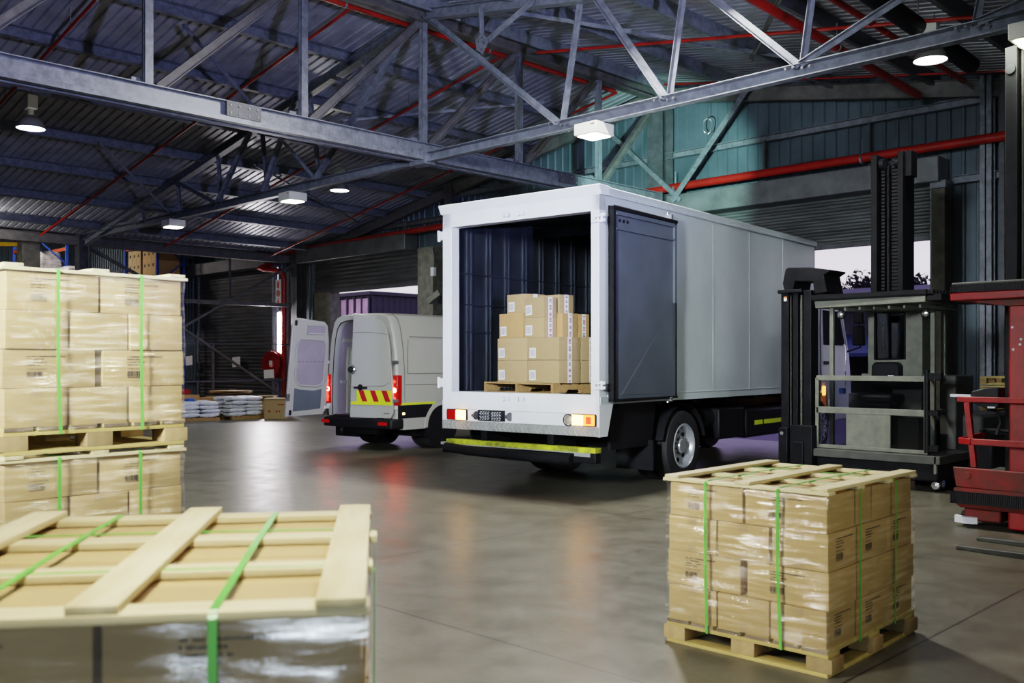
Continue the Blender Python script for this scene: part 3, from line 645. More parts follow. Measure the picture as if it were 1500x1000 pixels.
ROWN = {4: ['bottom row', 'third row', 'second row', 'top row'], 5: ['bottom row', 'fourth row', 'third row', 'second row', 'top row']}
def pallet_load(c, rz, z0, n, key, where, sides, frost=False, seed=1, rows=None, jit=1.0, RH=RH0):
    """one wrapped and strapped pallet load: pallet, cartons, top frame, straps, film are things of their own"""
    rn = random.Random(seed); W = Matrix.Translation((c[0], c[1], z0)) @ Matrix.Rotation(R(rz), 4, 'Z')
    def world(x, y, z): p = W @ Vector((x, y, z)); return (p.x, p.y, p.z)
    wood_pallet((c[0], c[1], z0), rz, 'yellow wooden pallet under the ' + where)
    for r in range(n):
        two = (n - 1 - r) % 2 == 0; z = 0.1425 + r * RH
        nx, ny = (2, 4) if two else (3, 3)
        for ix in range(nx):
            for iy in range(ny):
                front = iy == 0; right = ix == nx - 1 and 'right' in sides; left = ix == 0 and 'left' in sides and iy < 2; top = r == n - 1 and 'top' in sides
                if not (front or right or left or top): continue
                if two: x = -0.247 + 0.494 * ix; y = -0.447 + 0.298 * iy
                else: x = -0.331 + 0.331 * ix; y = -0.394 + 0.394 * iy
                if two and r == n - 3: x += 0.012 if ix else -0.014        # the wide gap in the third row
                x += rn.uniform(-0.004, 0.004) * jit; y += rn.uniform(-0.006, 0.004) * jit + (0.012 if two else 0) * (1 if front else 0)
                if front: pos = (['left', 'right'] if two else ['left', 'middle', 'right'])[ix] + ' end of the front face' if not (not two and ix == 1) else 'middle of the front face'
                elif right and not top: pos = '%s back along the right side' % ['', 'second', 'third', 'fourth'][iy]
                elif left and not top: pos = 'second back along the left side'
                else: pos = '%s back on the %s' % (['', 'second', 'third', 'fourth'][iy], 'right' if ix else 'left')
                o = link('carton', CA if two else CB, None, world(x, y, z), (0, 0, R(rz + rn.uniform(-0.6, 0.6) * jit)), (1, 1, RH / RH0))
                tag(o, 'carton in %s of %s, %s' % (ROWN[n][r], key, pos), 'carton', 'wrapped cartons')
                if two:
                    if front: link('printed_mark', PRINTS[(ix + r) % 4], o, (-0.12 if ix == 0 else -0.10, -0.1475, 0.018))
                else:
                    if front: link('tape', TAPE, o, (0, -0.1965, 0.158)); link('tape', TAPE, o, (0, -0.1965, 0.002))
                    if right: link('printed_mark', PRINTS[(iy + r) % 4], o, (0.1605, -0.10, 0.02), (0, 0, R(90)))
    zt = 0.1425 + n * RH
    t = thing('slat_frame', 'pale slatted wooden top frame on the ' + where, 'slat frame', (c[0], c[1], z0 + zt), rz, 'slatted top frames')
    for y in (-0.565, -0.2, 0.185, 0.56): link('cross_slat', SLC, t, (rn.uniform(-0.01, 0.01), y, 0), (0, 0, R(rn.uniform(-0.5, 0.5))))
    for x in (-0.455, 0.0, 0.455): link('top_slat', SLT, t, (x, rn.uniform(-0.01, 0.01), 0.018), (0, 0, R(rn.uniform(-0.6, 0.6))))
    ztop = zt + 0.018
    # straps: two front to back, two side to side
    def ribbon(pts, axis, wd):
        m = MB(); th = 0.0022
        for a, b in zip(pts, pts[1:]):
            up = (1, 0, 0) if axis == 'x' else (0, 1, 0)
            m.bar(a, b, th, wd, 0, up)
        return m
    for k, x in enumerate((-0.235, 0.225)):
        xx = x + rn.uniform(-0.01, 0.01); xb = xx + rn.uniform(0.005, 0.02)
        pts = [(xb, 0.58, 0.128), (xx, 0.603, 0.2), (xx, 0.606, ztop - 0.01), (xx, 0.59, ztop + 0.002), (xx, 0.0, ztop + 0.006), (xx, -0.60, ztop + 0.002), (xx, -0.616, ztop - 0.012), (xx, -0.614, 0.5), (xb, -0.614, 0.10)]
        o = ribbon(pts, 'x', 0.017).build('green_strap', M['strap']); o.matrix_world = W
        tag(o, 'green strap over the front of the %s, %s one' % (where, ['left', 'right'][k]), 'strap', 'green straps')
    for k, y in enumerate((-0.22, 0.27)):
        pts = [(-0.50, y, 0.115), (-0.512, y, 0.2), (-0.516, y, ztop - 0.01), (-0.50, y, ztop - 0.001), (0, y, ztop + 0.001), (0.50, y, ztop - 0.001), (0.517, y, ztop - 0.012), (0.514, y, 0.5), (0.512, y, 0.115)]
        o = ribbon(pts, 'y', 0.013).build('green_strap', M['strap']); o.matrix_world = W
        tag(o, 'green strap over the side of the %s, %s one' % (where, ['nearer', 'farther'][k]), 'strap', 'green straps')
    # film: a wrinkled sleeve around the cartons
    m = MB(); ring = []; hx, hy = 0.507, 0.607; segs = 20
    base = [(-hx, -hy), (hx, -hy), (hx, hy), (-hx, hy)]
    for i in range(4):
        a, b = base[i], base[(i + 1) % 4]
        for k in range(segs): q = k / segs; ring.append((a[0] + (b[0] - a[0]) * q, a[1] + (b[1] - a[1]) * q))
    rings = []; nz = 40
    for j in range(nz + 1):
        z = 0.125 + (zt - 0.125 - 0.002) * j / nz; rr = []
        two_row = ((z - 0.1425) / RH)
        for i, (x, y) in enumerate(ring):
            d = rn.uniform(-0.003, 0.003) + 0.004 * math.sin(i * 1.3 + j * 0.3) + 0.003 * math.sin(i * 0.5 - j * 0.7)
            ln = math.hypot(x / hx, y / hy); k = 1 + d
            if i % segs == 0: k *= 0.99
            rr.append((x * k, y * k, z + (rn.uniform(-0.006, 0.006) if j in (0, nz) else 0)))
        rings.append(rr)
    m.loft(rings, True); o = m.build('stretch_film', M['filmshade' if frost else 'film']); o.matrix_world = W
    tag(o, 'clear wrinkled stretch film around the ' + where, 'film', 'stretch film wraps')
def camxy(x, d):  # metres right of and in front of the camera
    a = R(44.7); return (x * math.cos(a) - d * math.sin(a), x * math.sin(a) + d * math.cos(a))
def centre(corner, rz, lx, ly):
    a = R(rz); return (corner[0] - (lx * math.cos(a) - ly * math.sin(a)), corner[1] - (lx * math.sin(a) + ly * math.cos(a)))
# right-hand load: front corner of the pallet known on the floor
rzR = 44.7 - 90 + 44.7 + 0.5
cR = centre(camxy(1.648, 4.99), 44.7 - 43.2, 0.5, -0.6)
pallet_load(cR, 44.7 - 43.2, 0.0, 4, 'the right load', 'strapped load at right', ('right', 'top'), seed=11)
# stacked loads at left: right front corner
aL = 44.7 + 90 - 41.3 - 41.3 - 0.0
cL = centre(camxy(-1.92, 5.60), 44.7 + 48.7, 0.5, -0.6)
pallet_load(cL, 44.7 + 48.7, 0.0, 5, 'the lower left load', 'lower load of the left stack', ('left',), seed=23, RH=0.1985)
pallet_load(cL, 44.7 + 48.7, 1.174, 4, 'the upper left load', 'upper load of the left stack', ('left',), seed=31)
# nearest, blurred load
cN = centre(camxy(-0.281, 1.84), 44.7 + 8.3, 0.5, -0.6)
pallet_load(cN, 44.7 + 8.3, 0.0, 5, 'the nearest load', 'blurred nearest load', ('right', 'top'), frost=True, seed=47, RH=0.2045)
# ------------------------------------------------------------------ box truck
def wheel(parent, x0, x1, y, r, side, rim='rim', dish=0.11, name='wheel', rr=0.62, holes=8):
    """tyre between x0 and x1; side=+1 shows the rim at x1, -1 at x0"""
    wd = x1 - x0; fx = x1 if side > 0 else x0; s_ = side
    m = MB(); q = r * rr
    m.lathe([(q, -wd / 2 + 0.02), (q * 1.06, -wd / 2 + 0.005), (r * 0.86, -wd / 2), (r * 0.97, -wd / 2 + 0.02), (r, -wd / 2 + 0.05), (r, -0.05), (r * 0.985, -0.045), (r * 0.985, -0.03), (r, -0.025), (r, 0.025), (r * 0.985, 0.03), (r * 0.985, 0.045), (r, 0.05), (r, wd / 2 - 0.05), (r * 0.97, wd / 2 - 0.02), (r * 0.86, wd / 2), (q * 1.06, wd / 2 - 0.005), (q, wd / 2 - 0.02)], ((x0 + x1) / 2, y, r), 'x', 40)
    w_ = m.build(name, M['tyre'], parent)
    m = MB(); m.lathe([(t_, fx + s_ * d) for t_, d in ((q * 1.03, -0.012), (q * 0.98, 0.0), (q * 0.95, -0.01), (q * 0.90, -0.03), (q * 0.86, -dish * 0.7), (q * 0.80, -dish), (q * 0.62, -dish * 1.05), (q * 0.42, -dish * 0.75), (q * 0.36, -dish * 0.72), (q * 0.30, -dish * 0.25), (0, -dish * 0.22))], (0, y, r), 'x', 40)
    m.build('rim', M[rim], w_)
    m = MB()
    for k in range(holes):
        a = 2 * math.pi * k / holes; c = (fx - s_ * (dish * 0.98), y + q * 0.66 * math.cos(a), r + q * 0.66 * math.sin(a))
        m.lathe([(0.0, 0.004 * s_), (q * 0.105, 0.004 * s_), (q * 0.12, -0.01 * s_)], c, 'x', 14)
    m.build('hand_hole', M['black'], w_)
    m = MB()
    for k in range(10):
        a = 2 * math.pi * (k + 0.5) / 10; c = Vector((fx - s_ * dish * 0.74, y + q * 0.39 * math.cos(a), r + q * 0.39 * math.sin(a)))
        m.tube(c, c + Vector((s_ * 0.025, 0, 0)), 0.012, 6)
    m.build('wheel_nut', M['darkrim'], w_)
    return w_

T = thing('box_truck', 'white box truck with open rear doors and cartons inside, parked in the middle', 'truck', (-7.40, 8.997, 0), 6.0)
WX, LY = -2.58, 6.9
m = MB()
m.box(-0.05, 0.12, 1.235, 0.0, LY, 3.74); m.box(WX, 0.12, 1.235, WX + 0.05, LY, 3.74); m.box(WX, LY - 0.05, 1.235, 0, LY, 3.74)
body = m.build('cargo_body', M['silver'], T)
MB().box(WX, 0.05, 3.74, 0.0, LY, 3.80).build('roof_panel', M['silver'], body)
m = MB(); m.box(0.0, 0.14, 3.695, 0.035, LY + 0.03, 3.80); m.build('top_rail', M['silver'], body, bevel=0.012); m = MB(); m.box(WX - 0.035, 0.14, 3.695, WX, LY + 0.03, 3.80); m.build('top_rail', M['silver'], body, bevel=0.012)
m = MB(); m.box(0.0, 0.0, 1.14, 0.012, LY, 1.235); m.box(WX - 0.012, 0.0, 1.14, WX, LY, 1.235); m.box(0.0, 0.15, 1.235, 0.022, LY, 1.252); m.build('bottom_rail', M['silver'], body, bevel=0.004)
m = MB()
for y in (1.66, 2.985, 4.21, 5.50):
    m.box(0.0, y - 0.02, 1.25, 0.0035, y + 0.02, 3.695)
    for k in range(44): z = 1.30 + k * 0.054; m.tube((0.0, y - 0.012, z), (0.007, y - 0.012, z), 0.006, 5)
for k in range(120): y = 0.2 + k * 0.055; m.tube((0.03, y, 3.725), (0.040, y, 3.725), 0.007, 5)
m.build('panel_joint', M['silver'], body)
m = MB(); m.poly([(WX + 0.055, 0.1, 1.245), (-0.055, 0.1, 1.245), (-0.055, LY - 0.06, 1.245), (WX + 0.055, LY - 0.06, 1.245)]); m.build('load_floor', M['plywood'], body, smooth=False)
m = MB()
m.poly([(WX + 0.06, 0.13, 1.25), (WX + 0.06, LY - 0.06, 1.25), (WX + 0.06, LY - 0.06, 3.73), (WX + 0.06, 0.13, 3.73)])
m.poly([(-0.06, 0.13, 1.25), (-0.06, LY - 0.06, 1.25), (-0.06, LY - 0.06, 3.73), (-0.06, 0.13, 3.73)])
m.poly([(WX + 0.06, LY - 0.06, 1.25), (-0.06, LY - 0.06, 1.25), (-0.06, LY - 0.06, 3.73), (WX + 0.06, LY - 0.06, 3.73)])
m.poly([(WX + 0.06, 0.13, 3.735), (-0.06, 0.13, 3.735), (-0.06, LY - 0.06, 3.735), (WX + 0.06, LY - 0.06, 3.735)])
lin = m.build('lining', M['cargo'], T, smooth=False)
m = MB()
for k in range(15):
    y = 0.40 + k * 0.425
    for dy in (0.0, 0.085): m.box(WX + 0.06, y + dy, 1.26, WX + 0.085, y + dy + 0.028, 3.73)
    m.box(-0.085, y, 1.26, -0.06, y + 0.06, 3.73)
for k in range(6): x = WX + 0.25 + k * 0.4; m.box(x, LY - 0.085, 1.26, x + 0.05, LY - 0.06, 3.73)
m.build('wall_rib', M['cargorib'], lin)
m = MB()
for z in (2.89, 2.46, 2.07): m.box(WX + 0.058, 0.14, z, WX + 0.094, LY - 0.06, z + 0.018)
m.build('lashing_rail', M['cargo'], lin)
m = MB(); m.box(WX + 0.07, 2.2, 3.60, -0.07, 2.32, 3.73); m.build('roof_bow', M['cargorib'], lin); m = MB(); m.box(WX + 0.07, 4.6, 3.60, -0.07, 4.72, 3.73); m.build('roof_bow', M['cargorib'], lin)
# rear frame
m = MB()
m.box(WX, -0.02, 0.76, WX + 0.165, 0.14, 3.74); m.box(-0.122, -0.02, 1.0, 0.0, 0.14, 3.74); m.box(WX, -0.02, 3.50, 0, 0.14, 3.72)
m.build('rear_frame', M['white'], T, bevel=0.008)
m = MB(); m.prism([(-0.02, 3.69), (-0.035, 3.72), (-0.075, 3.805), (-0.06, 3.812), (0.16, 3.812), (0.16, 3.69)], 'yz', WX - 0.035, 0.035)
m.build('header_cornice', M['white'], T, bevel=0.004)
m = MB(); m.box(WX + 0.02, -0.028, 1.02, -0.03, 0.12, 1.258); m.box(WX, -0.012, 0.86, 0, 0.10, 1.02); m.build('rear_panel', M['white'], T, bevel=0.006)
m = MB(); m.prism([(-0.02, 1.14), (0.285, 1.14), (0.16, 0.745), (-0.02, 0.745)], 'yz', -0.02, 0.004); m.build('corner_skirt', M['white'], T); m = MB(); m.prism([(-0.02, 1.14), (0.285, 1.14), (0.16, 0.745), (-0.02, 0.745)], 'yz', WX - 0.004, WX + 0.02); m.build('corner_skirt', M['white'], T)
m = MB(); m.box(WX, -0.022, 0.747, 0.0, 0.05, 0.865)
for k in range(34):
    x = WX + 0.05 + k * 0.0755
    for dz, sg in ((0.087, 1), (0.03, -1)): m.bar((x - 0.022, -0.024, 0.747 + dz - 0.022 * sg), (x + 0.022, -0.024, 0.747 + dz + 0.022 * sg), 0.006, 0.018, 1, (0, 1, 0))
m.build('tread_strip', [M['tread'], M['stud']], T)
for x, sx in ((-0.085, 1), (WX + 0.02, -1)):
    for z in (3.40, 1.375):
        m = MB()
        if sx > 0: m.box(-0.10, -0.05, z - 0.055, -0.03, -0.018, z + 0.055); m.bar((-0.06, -0.04, z + 0.03), (0.10, -0.03, z + 0.03), 0.03, 0.035); m.bar((-0.06, -0.04, z - 0.03), (0.10, -0.03, z - 0.03), 0.03, 0.035); m.tube((0.05, -0.035, z - 0.055), (0.05, -0.035, z + 0.055), 0.018, 10)
        else: m.box(WX - 0.09, -0.03, z - 0.05, WX + 0.03, 0.0, z - 0.02); m.box(WX - 0.09, -0.03, z + 0.02, WX + 0.03, 0.0, z + 0.05); m.tube((WX - 0.07, -0.02, z - 0.075), (WX - 0.07, -0.02, z + 0.075), 0.022, 10); m.box(WX - 0.04, -0.026, z - 0.06, WX + 0.06, -0.016, z + 0.06)
        m.build('hinge', M['white'], T, bevel=0.003)
for x in (-1.43, -1.19):
    for z in (1.18, 3.57):
        m = MB(); m.box(x - 0.055, -0.045, z - 0.018, x + 0.055, -0.024, z + 0.018); m.box(x + 0.02, -0.065, z - 0.03, x + 0.05, -0.04, z + 0.03); m.box(x - 0.05, -0.065, z - 0.03, x - 0.03, -0.04, z + 0.03); m.build('lock_keeper', M['white'], T, bevel=0.004)
# rear doors swung back flat against the sides
def cargo_door(sg, off):
    X = lambda v: (v if sg > 0 else WX - v)
    def bx(m, a, y0, z0, b, y1, z1): m.box(min(X(a), X(b)), y0, z0, max(X(a), X(b)), y1, z1)
    m = MB(); bx(m, 0.045, 0.15, 1.19, 0.09, 1.72, 3.55); d = m.build('cargo_door', M['doorgrey'], T)
    m = MB(); bx(m, 0.04, 0.135, 1.175, 0.115, 0.185, 3.565); bx(m, 0.04, 0.135, 3.52, 0.115, 1.73, 3.565); bx(m, 0.04, 1.695, 1.175, 0.10, 1.73, 3.56); bx(m, 0.04, 0.135, 1.175, 0.115, 1.73, 1.205); m.build('door_gasket', M['black'], d, bevel=0.01)
    m = MB(); bx(m, 0.09, 0.19, 3.28, 0.125, 1.68, 3.30); bx(m, 0.09, 0.19, 3.46, 0.125, 1.68, 3.49); bx(m, 0.09, 1.635, 2.45, 0.118, 1.69, 3.46); m.build('door_channel', M['doorgrey'], d)
    m = MB(); q = [(X(0.0905), 0.30, 1.24), (X(0.0905), 1.69, 1.24), (X(0.0905), 1.69, 2.42)]; m.poly([q[0], q[1], (X(0.097), 1.60, 2.38), (X(0.097), 0.36, 1.26)]); m.poly([(X(0.097), 0.36, 1.26), (X(0.097), 1.60, 2.38), q[2], q[0]]); m.poly([q[1], q[2], (X(0.097), 1.60, 2.38)]); m.build('door_crease', M['doorgrey'], d, smooth=False)
    m = MB()
    for z in (1.165, 3.59): m.box(min(X(0.0), X(0.13)), 1.52, z - 0.03, max(X(0.0), X(0.13)), 1.56, z + 0.03); m.tube((X(0.06), 1.54, z - 0.05), (X(0.06), 1.54, z + 0.06), 0.02, 8)
    m.build('door_catch', M['chrome'], d)
    m = MB()
    for k in range(3): m.tube((X(0.088), 0.30 + k * 0.09, 3.40), (X(0.096), 0.30 + k * 0.09, 3.40), 0.022, 10)
    m.build('bolt_hole', M['black'], d)
cargo_door(1, 0); cargo_door(-1, 0)
# rear lamps
for x0, x1, nm in ((-2.477, -2.127, 'L'), (-0.383, -0.04, 'R')):
    h = MB().box(x0, -0.045, 0.872, x1, 0.0, 1.018).build('tail_lamp', M['plastic'], T, bevel=0.006)
    xm = (x0 + x1) / 2; a, b = ((x0 + 0.008, xm), (xm, x1 - 0.008))
    MB().box(a[0], -0.066, 0.88, a[1] - 0.002, -0.04, 1.01).build('red_lens' if nm == 'L' else 'amber_lens', M['redlens'] if nm == 'L' else M['amberlit'], h, bevel=0.008)
    MB().box(b[0] + 0.002, -0.066, 0.88, b[1], -0.04, 1.01).build('amber_lens' if nm == 'L' else 'red_lens', M['amberlit'] if nm == 'L' else M['orangelit'], h, bevel=0.008)
    if nm == 'R': MB().box(b[0] + 0.05, -0.069, 0.90, b[0] + 0.125, -0.064, 0.99).build('reflector', M['redlit'], h)
h = MB().tube((-0.456, -0.03, 0.937), (-0.456, 0.0, 0.937), 0.078, 24).build('reverse_lamp', M['plastic'], T)
MB().lathe([(0.0, -0.045), (0.04, -0.044), (0.064, -0.034), (0.066, -0.02)], (-0.456, 0, 0.937), 'y', 24).build('reverse_lens', mat('ribbed_clear_lens', (0.5, 0.48, 0.42), 0.25, 0.5, var=0.3, vscale=20), h)
m = MB(); m.box(-1.92, -0.045, 0.878, -1.473, -0.01, 1.022)
for c_ in (0, 1):
    for r_ in range(6):
        for k in range(4):
            x = -1.885 + c_ * 0.20 + k * 0.043 + (0.012 if r_ % 2 else 0); m.box(x, -0.049, 0.893 + r_ * 0.020, x + 0.024, -0.044, 0.893 + r_ * 0.020 + 0.006, 1)
m.build('plate_holder', [M['plastic'], M['paper']], T)
for x, sg in ((-1.985, 1), (-1.408, 1)):
    s_ = -1 if x < -1.7 else 1
    m = MB(); m.lathe([(0.0, -0.03), (0.02, -0.03), (0.026, 0.01), (0.055, 0.03), (0.058, 0.045), (0, 0.045)], (x, -0.05, 0.945), 'x', 14); m.build('plate_lamp', M['darkrim'], T)
# under-run bumper
bmp = MB().box(WX + 0.02, -0.05, 0.42, -0.03, 0.07, 0.55).build('bumper_beam', M['machine'], T, bevel=0.01)
m = MB(); m.box(WX + 0.10, -0.055, 0.548, -0.03, 0.07, 0.61); m.build('reflective_strip', M['hivizworn'], bmp)
m = MB(); m.box(WX, -0.058, 0.528, WX + 0.16, 0.0, 0.562); m.box(-0.34, -0.06, 0.50, -0.11, -0.02, 0.547); m.box(WX + 0.2, -0.057, 0.535, -0.3, -0.04, 0.549); m.build('scuffed_edge', M['tread'], bmp)
m = MB(); m.path([(WX + 0.12, -0.085, 0.50), (WX + 0.5, -0.095, 0.475), (-1.6, -0.10, 0.465), (-0.9, -0.10, 0.455), (-0.36, -0.09, 0.455)], 0.065, 12); m.build('rubber_buffer', M['black'], bmp)
for x in (-1.85, -0.75): MB().box(x - 0.05, 0.0, 0.55, x + 0.05, 0.5, 0.86).build('bumper_bracket', M['machine'], T)
ch = MB(); ch.ibeam((-1.72, 0.05, 0.98), (-1.72, 8.6, 0.98), 0.10, 0.25, 0.02); ch.ibeam((-0.86, 0.05, 0.98), (-0.86, 8.6, 0.98), 0.10, 0.25, 0.02)
for y in (0.3, 1.4, 3.0, 4.5, 6.0): ch.box(-1.72, y, 0.90, -0.86, y + 0.1, 1.06)
for y in (0.5, 1.5, 2.5, 3.5, 4.5, 5.5, 6.5): ch.box(WX + 0.05, y, 1.08, -0.05, y + 0.08, 1.15)
ch.build('chassis_frame', M['machine'], T)
MB().tube((-1.9, 2.2, 0.49), (-0.7, 2.2, 0.49), 0.09, 12).build('rear_axle', M['machine'], T)
m = MB(); m.box(-2.3, 0.8, 0.55, -0.4, 0.84, 1.12); m.build('cross_panel', M['machine'], T)
m = MB(); m.prism([(0.40, 1.13), (1.55, 1.13), (1.42, 0.55), (0.42, 0.55)], 'yz', -0.16, -0.12); m.build('side_skirt', M['plastic'], T); m = MB(); m.prism([(0.40, 1.13), (1.55, 1.13), (1.42, 0.55), (0.42, 0.55)], 'yz', WX + 0.12, WX + 0.16); m.build('side_skirt', M['plastic'], T)
m = MB(); m.box(-0.62, 1.33, 0.22, -0.04, 1.36, 0.62); m.build('mud_flap', M['black'], T); m = MB(); m.box(WX + 0.04, 1.33, 0.22, WX + 0.62, 1.36, 0.62); m.build('mud_flap', M['black'], T)
for x0, x1 in ((-0.62, -0.04), (WX + 0.04, WX + 0.62)):
    pr = [(2.2 + 0.62 * math.cos(a), 0.50 + 0.58 * math.sin(a)) for a in [R(10 + 16 * k) for k in range(11)]]
    m = MB(); m.loft([[(x0, y, z) for y, z in pr], [(x1, y, z) for y, z in pr]], False); m.build('mudguard', M['black'], T)
wheel(T, -0.31, -0.04, 2.2, 0.49, 1); wheel(T, -0.63, -0.36, 2.2, 0.49, 1); wheel(T, WX + 0.04, WX + 0.31, 2.2, 0.49, -1); wheel(T, WX + 0.36, WX + 0.63, 2.2, 0.49, -1)
wheel(T, -0.36, -0.08, 7.35, 0.49, 1, dish=-0.05); wheel(T, WX + 0.08, WX + 0.36, 7.35, 0.49, -1, dish=-0.05)
tk = MB().box(-0.52, 4.25, 0.47, -0.06, 5.95, 0.93).build('fuel_tank', M['machine'], T, bevel=0.05)
for a, b in ((4.52, 4.82), (4.88, 5.14), (5.15, 5.7)): MB().box(-0.062, a, 0.665, -0.055, b, 0.735).build('reflective_stripe', M['hiviz'], tk)
MB().tube((-0.32, 3.05, 0.82), (-0.32, 4.1, 0.82), 0.16, 18).build('air_tank', M['plastic'], T)
MB().box(-0.5, 3.35, 0.5, -0.08, 4.2, 0.97).build('battery_box', M['machine'], T, bevel=0.03)
m = MB(); m.box(-0.6, 6.1, 0.55, -0.1, 6.75, 0.95); m.build('tool_box', M['machine'], T, bevel=0.02)
# cab
prof = [(7.02, 0.62), (7.02, 2.55), (7.15, 2.78), (7.5, 2.86), (8.35, 2.82), (8.62, 2.70), (9.02, 1.78), (9.12, 1.25), (9.12, 0.55), (8.2, 0.55), (8.1, 1.0), (7.95, 1.12), (6.98, 1.12)]
m = MB(); m.prism([(7.05, 1.10), (7.02, 2.55), (7.15, 2.78), (7.5, 2.86), (8.35, 2.82), (8.62, 2.70), (9.02, 1.78), (9.12, 1.25), (9.12, 0.55), (8.0, 0.55), (7.92, 0.95), (7.75, 1.10)], 'yz', WX + 0.12, -0.12)
cab = m.build('cab', M['white'], T, bevel=0.04)
m = MB(); m.prism([(7.62, 1.98), (7.58, 2.62), (8.42, 2.62), (8.72, 1.98)], 'yz', -0.125, -0.112); m.build('side_window', M['cabglass'], cab); m = MB(); m.prism([(7.62, 1.98), (7.58, 2.62), (8.42, 2.62), (8.72, 1.98)], 'yz', WX + 0.112, WX + 0.125); m.build('side_window', M['cabglass'], cab)
m = MB(); m.poly([(WX + 0.3, 8.66, 2.62), (-0.3, 8.66, 2.62), (-0.22, 9.03, 1.82), (WX + 0.22, 9.03, 1.82)]); m.build('windscreen', M['cabglass'], cab)
m = MB(); m.path([(-0.115, 7.5, 1.15), (-0.115, 7.45, 2.3), (-0.115, 7.5, 2.72), (-0.115, 8.45, 2.70), (-0.115, 8.82, 1.95), (-0.115, 8.75, 1.2)], 0.008, 6); m.build('door_seam', M['seam'], cab)
MB().box(-0.12, 7.62, 1.62, -0.09, 7.84, 1.68).build('door_handle', M['plastic'], cab, bevel=0.01)
mi = MB(); mi.path([(-0.12, 8.75, 2.62), (0.08, 8.86, 2.62), (0.14, 8.86, 2.3), (0.14, 8.86, 1.95), (-0.10, 8.8, 1.86)], 0.018, 8); mr = mi.build('mirror_arm', M['plastic'], cab)
MB().box(0.03, 8.80, 2.40, 0.22, 8.88, 2.66).build('upper_mirror', M['plastic'], mr, bevel=0.03)
MB().box(0.0, 8.78, 1.98, 0.25, 8.88, 2.36).build('lower_mirror', M['plastic'], mr, bevel=0.03)
m = MB(); m.box(-0.12, 7.56, 1.05, -0.085, 7.66, 1.22); m.build('side_marker', M['amber'], cab, bevel=0.01)
m = MB(); m.box(-0.125, 7.52, 0.60, -0.095, 7.68, 1.04); m.build('lit_side_reflector', M['amberdim'], cab, bevel=0.01)  # weak emission paints the marker's orange glow on this part
MB().path([(-0.07, 8.55, 1.45), (-0.04, 8.55, 1.5), (-0.04, 8.55, 1.95), (-0.07, 8.55, 2.0)], 0.014, 8).build('grab_handle', M['chrome'], cab)

# cargo in the truck: brown pallet and loose cartons
a6 = R(6.0); px_, py_ = -0.75, 0.06
PO = (-7.40 + px_ * math.cos(a6) - py_ * math.sin(a6), 8.997 + px_ * math.sin(a6) + py_ * math.cos(a6))
PR = 6.0 - 13.5
t = thing('cargo_pallet', 'brown wooden pallet on the truck floor under the cartons', 'pallet', (PO[0], PO[1], 1.247), PR)
for y in (0.0, 0.53, 1.06):
    pass
for k in range(8): y = 0.0 + k * 0.155; MB().box(-1.48, y, 0.118, 0.0, y + 0.125, 0.140).build('deck_board', M['oldwood'], t, bevel=0.003)
for x in (-1.48, -0.78, -0.045):
    MB().prism([(0.0, 0.022), (0.22, 0.022), (0.25, 0.055), (0.45, 0.055), (0.48, 0.022), (0.74, 0.022), (0.77, 0.055), (0.95, 0.055), (0.98, 0.022), (1.21, 0.022), (1.21, 0.118), (0.0, 0.118)], 'yz', x, x + 0.045).build('stringer', M['oldwood'], t)
for y in (0.0, 0.54, 1.09): MB().box(-1.48, y, 0.0, 0.0, y + 0.12, 0.022).build('bottom_board', M['oldwood'], t, bevel=0.003)
lb = MB(); lb.box(0, -0.001, 0, 0.13, 0.001, 0.13, 0)
for k in range(7): lb.box(0.018 + k * 0.014, -0.002, 0.02, 0.018 + k * 0.014 + (0.006 if k % 3 else 0.009), -0.0008, 0.11, 1)
LBL = lb.mesh('barcode_label', [M['paper'], M['greybar']])
def tape_mesh(h, sd):
    rn = random.Random(sd); m = MB(); m.box(-0.001, -0.035, 0, 0.001, 0.035, h, 0); z = 0.01
    while z < h - 0.015:
        n_ = rn.randint(2, 4)
        for k in range(n_):
            if z < h - 0.02: m.box(0.0008, -0.018, z, 0.0022, 0.018, z + 0.011, 1 if rn.random() < 0.75 else 2)
            z += 0.017
        z += 0.03
    return m.mesh('printed_tape', [M['paper'], M['redink'], M['ink']])
def loose(x0, x1, y0, y1, z0, z1, label, tape=True, m_='carton2', lab=True, rz=0, sd=0):
    cx, cy = (x0 + x1) / 2, (y0 + y1) / 2; a = R(PR)
    o = link('cardboard_box', mesh_box('cardboard_box', x1 - x0, y1 - y0, z1 - z0, M[m_], 0.005), None, (PO[0] + cx * math.cos(a) - cy * math.sin(a), PO[1] + cx * math.sin(a) + cy * math.cos(a), 1.247 + z0), (0, 0, R(PR + rz)))
    tag(o, label, 'box', 'cartons inside the truck')
    if lab: link('barcode_label', LBL, o, (-(x1 - x0) / 2 + 0.035, -(y1 - y0) / 2 - 0.0015, 0.03), (0, R(random.uniform(-3, 3)), 0))
    if tape:
        link('printed_tape', tape_mesh(z1 - z0 - 0.004, sd), o, ((x1 - x0) / 2 + 0.0015, 0, 0.002))
        m = MB(); m.box(-(x1 - x0) / 2, -0.035, z1 - z0, (x1 - x0) / 2, 0.035, z1 - z0 + 0.0015); m.build('top_tape', M['paper'], o)
    return o
S = 'inside the truck'
b0, b1, b2 = 0.141, 0.438, 0.735
loose(-1.25, -0.60, 0.06, 0.42, b0, b1 - 0.003, 'bottom left carton of the truck pallet', sd=1)
loose(-0.585, 0.045, 0.06, 0.42, b0, b1 - 0.003, 'bottom right carton of the truck pallet', sd=2)
loose(-0.60, 0.04, 0.435, 0.80, b0, b1 - 0.003, 'bottom carton at the back right of the truck pallet', sd=3)
loose(-1.245, -0.60, 0.055, 0.42, b1, b2 - 0.003, 'second-layer left carton of the truck pallet', sd=4)
